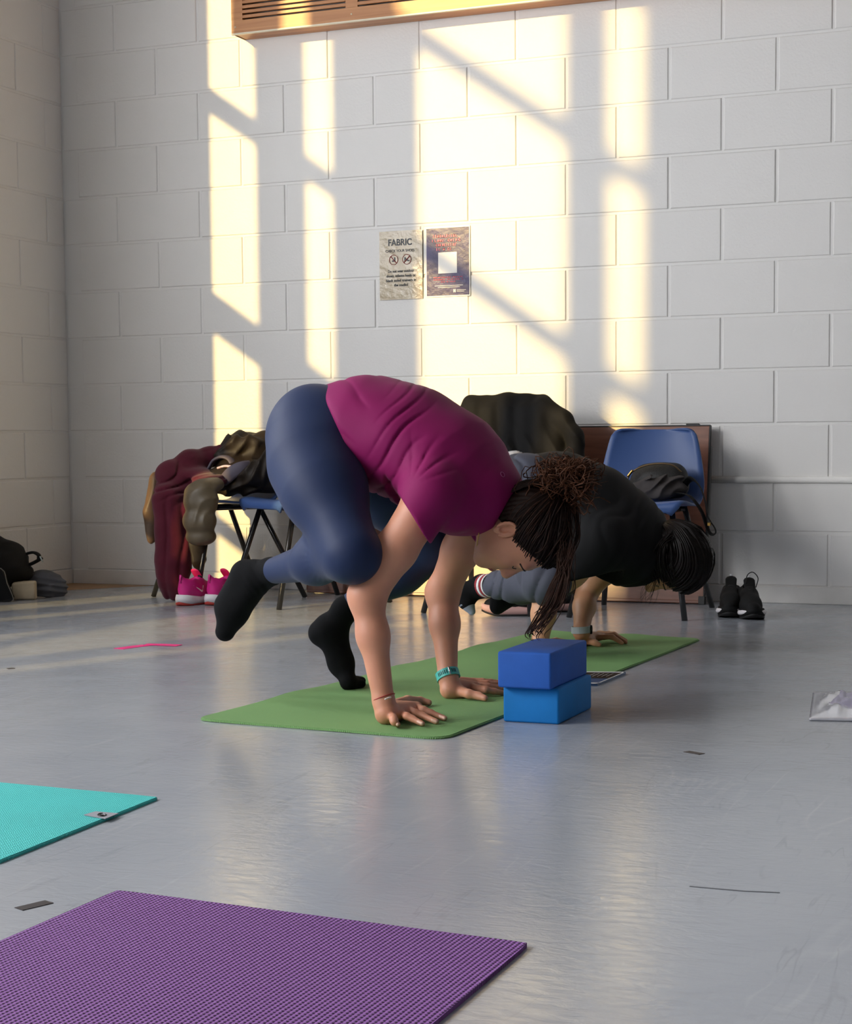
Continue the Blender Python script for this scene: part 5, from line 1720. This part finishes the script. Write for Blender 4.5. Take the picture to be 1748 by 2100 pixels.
bm.faces.new(Vv[:n5]); bm.faces.new(Vv[n5:][::-1])
for k in range(n5): bm.faces.new((Vv[k], Vv[n5 + k], Vv[n5 + (k + 1) % n5], Vv[(k + 1) % n5]))
add('shell', bm_mesh('case', bm), M_blk, cs)
add('piping', tube(spline([A[0] - dv * 0.02, A[1], (A[1] + A[2]) / 2, A[2], A[3]], 4), 0.0022, 6), mat('pale_piping', rgb(120, 116, 108), 0.5), cs)

# ---- trainers
def shoe_parts(upper_m, sole_m, tread_m, inner_m, lace_m, tick_m=None, tab_m=None):
    """A trainer, heel at x = 0, toe at x = 0.27, lying along +x."""
    out = []
    prs = [Cone((0.045, 0, 0.062), (0.085, 0.0, 0.060), 0.034, 0.037, 0.03), Cone((0.085, 0, 0.058), (0.185, 0.004, 0.044), 0.037, 0.036, 0.03), Cone((0.185, 0.004, 0.046), (0.235, 0.0, 0.040), 0.038, 0.026, 0.03),
           Cone((0.030, 0.0, 0.096), (0.060, 0, 0.090), 0.018, 0.026, 0.02), Cone((0.060, 0, 0.088), (0.125, 0, 0.088), 0.028, 0.024, 0.03), Cone((0.135, 0, 0.086), (0.19, 0.002, 0.058), 0.022, 0.022, 0.03),
           Cone((0.022, 0, 0.106), (0.019, 0, 0.116), 0.012, 0.008, 0.012)]
    sub = [Cone((0.056, 0, 0.135), (0.062, 0, 0.070), 0.024, 0.022, 0.008), Cone((0.065, 0, 0.130), (0.100, 0, 0.120), 0.024, 0.022, 0.008), Cone((0.062, 0, 0.07), (0.12, 0, 0.066), 0.021, 0.018, 0.008)]
    up = relax(sdf_mesh(prs, 0.0032, subs=sub, cuts=[((0, 0, -1), (0, 0, 0.026))]), 1)
    out.append(('upper', up, upper_m, None))
    def ring(x, w, z, rnd=1.0):
        return (x, w, z)
    def sole(z0f, z1f, grow):
        rings = []
        xs = np.linspace(0, 1, 22)
        pts = []
        for s in xs:
            x = 0.27 * s
            w = 0.040 * (0.80 + 0.28 * math.sin(min(1, s * 1.1) * 2.6 + 0.5) ** 2) * min(1, math.sqrt(max(0, 1 - ((s - 0.16) / 0.16) ** 2))) if s < 0.16 else (0.036 + 0.008 * math.sin((s - 0.16) * 3.4)) * (1 if s < 0.72 else math.sqrt(max(0.0, 1 - ((s - 0.72) / 0.285) ** 2)))
            pts.append((x, max(w, 0.002) + grow))
        loop = [(x, w) for x, w in pts] + [(x, -w) for x, w in pts[::-1]]
        lo = [(x - (0.004 if x < 0.02 else 0), y, z0f(x)) for x, y in loop]
        hi = [(x, y * 0.97, z1f(x)) for x, y in loop]
        mid = [(x - (0.004 if x < 0.02 else 0), y * 1.05, (z0f(x) + z1f(x)) / 2) for x, y in loop]
        return loft([lo, mid, hi], True, True, True)
    toe = lambda x: 0.018 * max(0, (x - 0.19) / 0.08) ** 2
    heel = lambda x: 0.010 * max(0, (0.035 - x) / 0.035) ** 2
    out.append(('midsole', sole(lambda x: 0.008 + toe(x) + heel(x), lambda x: 0.036 + 0.012 * math.exp(-((x - 0.012) / 0.03) ** 2) + toe(x) * 0.6 - 0.004 * math.sin(x * 23), 0.003), sole_m, None))
    out.append(('tread', sole(lambda x: 0.0 + toe(x) + heel(x) * 0.5, lambda x: 0.010 + toe(x) + 0.014 * math.exp(-((x - 0.0) / 0.022) ** 2), 0.0015), tread_m, None))
    # tongue
    tg_ = loft([[(x, y * w, z + 0.004 * math.cos(y * 1.5)) for y in np.linspace(-1, 1, 9)] + [(x + 0.004, y * w, z - 0.006) for y in np.linspace(1, -1, 9)] for x, w, z in ((0.175, 0.014, 0.082), (0.15, 0.018, 0.101), (0.128, 0.021, 0.122), (0.112, 0.022, 0.140), (0.106, 0.016, 0.147))])
    out.append(('tongue', tg_, inner_m, None))
    bm = bmesh.new()
    for k in range(5):
        x = 0.135 + 0.015 * k; z = 0.1125 - 0.0095 * k
        tube(spline([(x - 0.004, -0.027, z - 0.012), (x, -0.014, z + 0.001), (x + 0.004, 0, z + 0.004), (x + 0.002, 0.014, z + 0.001), (x - 0.004, 0.027, z - 0.012)], 3), 0.0022, 5, bm=bm)
    out.append(('laces', bm_mesh('laces', bm, True), lace_m, None))
    bm = bmesh.new()
    tube([(0.010, 0, 0.096), (0.006, 0, 0.116), (0.009, 0, 0.130), (0.016, 0, 0.126), (0.020, 0, 0.110)], 0.0055, 6, bm=bm, flat=0.5)
    out.append(('pull_tab', bm_mesh('tab', bm, True), tab_m or upper_m, None))
    if tick_m:
        bm = bmesh.new()
        for s in (-1, 1):
            pts = spline([(0.072, s * 0.0395, 0.086), (0.088, s * 0.0405, 0.068), (0.098, s * 0.041, 0.058), (0.112, s * 0.0405, 0.062), (0.150, s * 0.041, 0.078)] if False else [(0.050, s * 0.0365, 0.084), (0.078, s * 0.0400, 0.068), (0.100, s * 0.0405, 0.057), (0.108, s * 0.0402, 0.063), (0.116, s * 0.0385, 0.080)], 4)
            r = [0.0012 + 0.0042 * math.sin(math.pi * min(1, k / (len(pts) - 1) * 1.25)) ** 1.0 if k < len(pts) * 0.8 else 0.002 for k in range(len(pts))]
            tube(pts, r, 6, bm=bm)
        out.append(('tick_mark', bm_mesh('tick', bm, True), tick_m, None))
    return out


def place_shoes(parts, spots):
    for me_ in parts:
        if not me_[1].materials: me_[1].materials.append(me_[2])
    for (x, y, deg, mirror, label, group) in spots:
        t = thing('trainer', label, 'shoe', (x, y, 0), group)
        t.rotation_euler = (0, 0, math.radians(deg))
        t.scale = (1, -1 if mirror else 1, 1)
        for nm, me_, m_, _ in parts:
            ob = bpy.data.objects.new(nm, me_)
            COL.objects.link(ob)
            ob.parent = t


M_pk = mat('pink_upper', rgb(206, 30, 128), 0.5, bump=0.2, bscale=300)
M_pkin = mat('hot_pink_lining', rgb(245, 40, 105), 0.6)
M_solew = mat('white_midsole', rgb(225, 220, 222), 0.5)
M_tread = mat('red_tread', rgb(172, 52, 42), 0.6)
pink = shoe_parts(M_pk, M_solew, M_tread, M_pkin, M_pkin, M_whiteink)
a = atz(369, 1243); b = atz(428, 1242)
place_shoes(pink, [(a[0], a[1], 84, False, 'pink trainer with red tread set against the hanging maroon sweatshirt', 'pink trainers'),
                   (b[0], b[1], 82, True, 'pink trainer with red tread nearer the black chair leg', 'pink trainers')])
M_bk = mat('black_knit_upper', rgb(17, 17, 18), 0.75, bump=0.3, bscale=300, spec=0.25)
M_btread = mat('black_tread', rgb(22, 21, 22), 0.7)
M_tabw = mat('pale_tab', rgb(190, 190, 192), 0.5)
blk = shoe_parts(M_bk, M_bk, M_btread, M_bk, M_btread, None, M_tabw)
# pale heel clips reaching along both sides of the black sole
def side_clip():
    bm = bmesh.new()
    for s in (-1, 1):
        pts = spline([(0.265, s * 0.010, 0.038), (0.248, s * 0.026, 0.033), (0.225, s * 0.037, 0.028), (0.195, s * 0.0435, 0.024), (0.15, s * 0.0445, 0.022)], 4)
        tube(pts, [0.002 + 0.009 * min(1, k / 8) for k in range(len(pts))], 8, bm=bm, flat=0.9)
    return bm_mesh('clip', bm, True)
blk.append(('sole_clip', side_clip(), M_solew, None))
blk.append(('tongue_tab', tube([(0.098, 0, 0.135), (0.098, 0, 0.158)], 0.0065, 8, flat=0.5), M_tabw, None))
a = atz(1496, 1269); b = atz(1549, 1273)
def heel_from_toe(p, deg, L=0.27):
    return p[0] - L * math.cos(math.radians(deg)), p[1] - L * math.sin(math.radians(deg))
d1, d2 = -80, -70
h1, h2 = heel_from_toe(a, d1), heel_from_toe(b, d2)
place_shoes(blk, [(h1[0], h1[1], d1, False, 'black trainer with pale sole clips beside the chair leg by the wall', 'black trainers by the wall'),
                  (h2[0], h2[1], d2, True, 'black trainer with a standing lace loop on the open floor by the wall', 'black trainers by the wall')])
o = add('lace_loop', tube(spline([(0.150, -0.020, 0.115), (0.138, -0.030, 0.150), (0.125, -0.012, 0.172), (0.120, 0.008, 0.160), (0.125, 0.016, 0.125)], 5), 0.002, 6), M_btread)
o.parent = bpy.data.objects['trainer.003']
M_psole = mat('dusty_pink_sole', rgb(200, 158, 150), 0.6)
gry = shoe_parts(M_bk, M_psole, M_btread, M_bk, M_btread, None, None)
a = atz(988, 1262); b = atz(1040, 1258)
d3 = 200
h1 = heel_from_toe(a, d3); h2 = heel_from_toe((b[0], b[1] + 0.04), d3)
place_shoes(gry, [(h1[0], h1[1], d3, False, 'black trainer with dusty pink sole lying behind the patterned sock', 'black trainers with pink soles'),
                  (h2[0] + 0.04, h2[1] + 0.05, d3, True, 'black trainer with dusty pink sole tucked behind its pair', 'black trainers with pink soles')])
# thin cable on the floor under the chairs
o = tag(add('cable', tube(spline([atz(1128, 1258), atz(1150, 1254), atz(1175, 1250), atz(1165, 1240), atz(1172, 1232)], 6), 0.003, 6), mat('pale_cable', rgb(120, 118, 118), 0.5)), 'thin grey cable curled on the floor under the chair', 'cable')
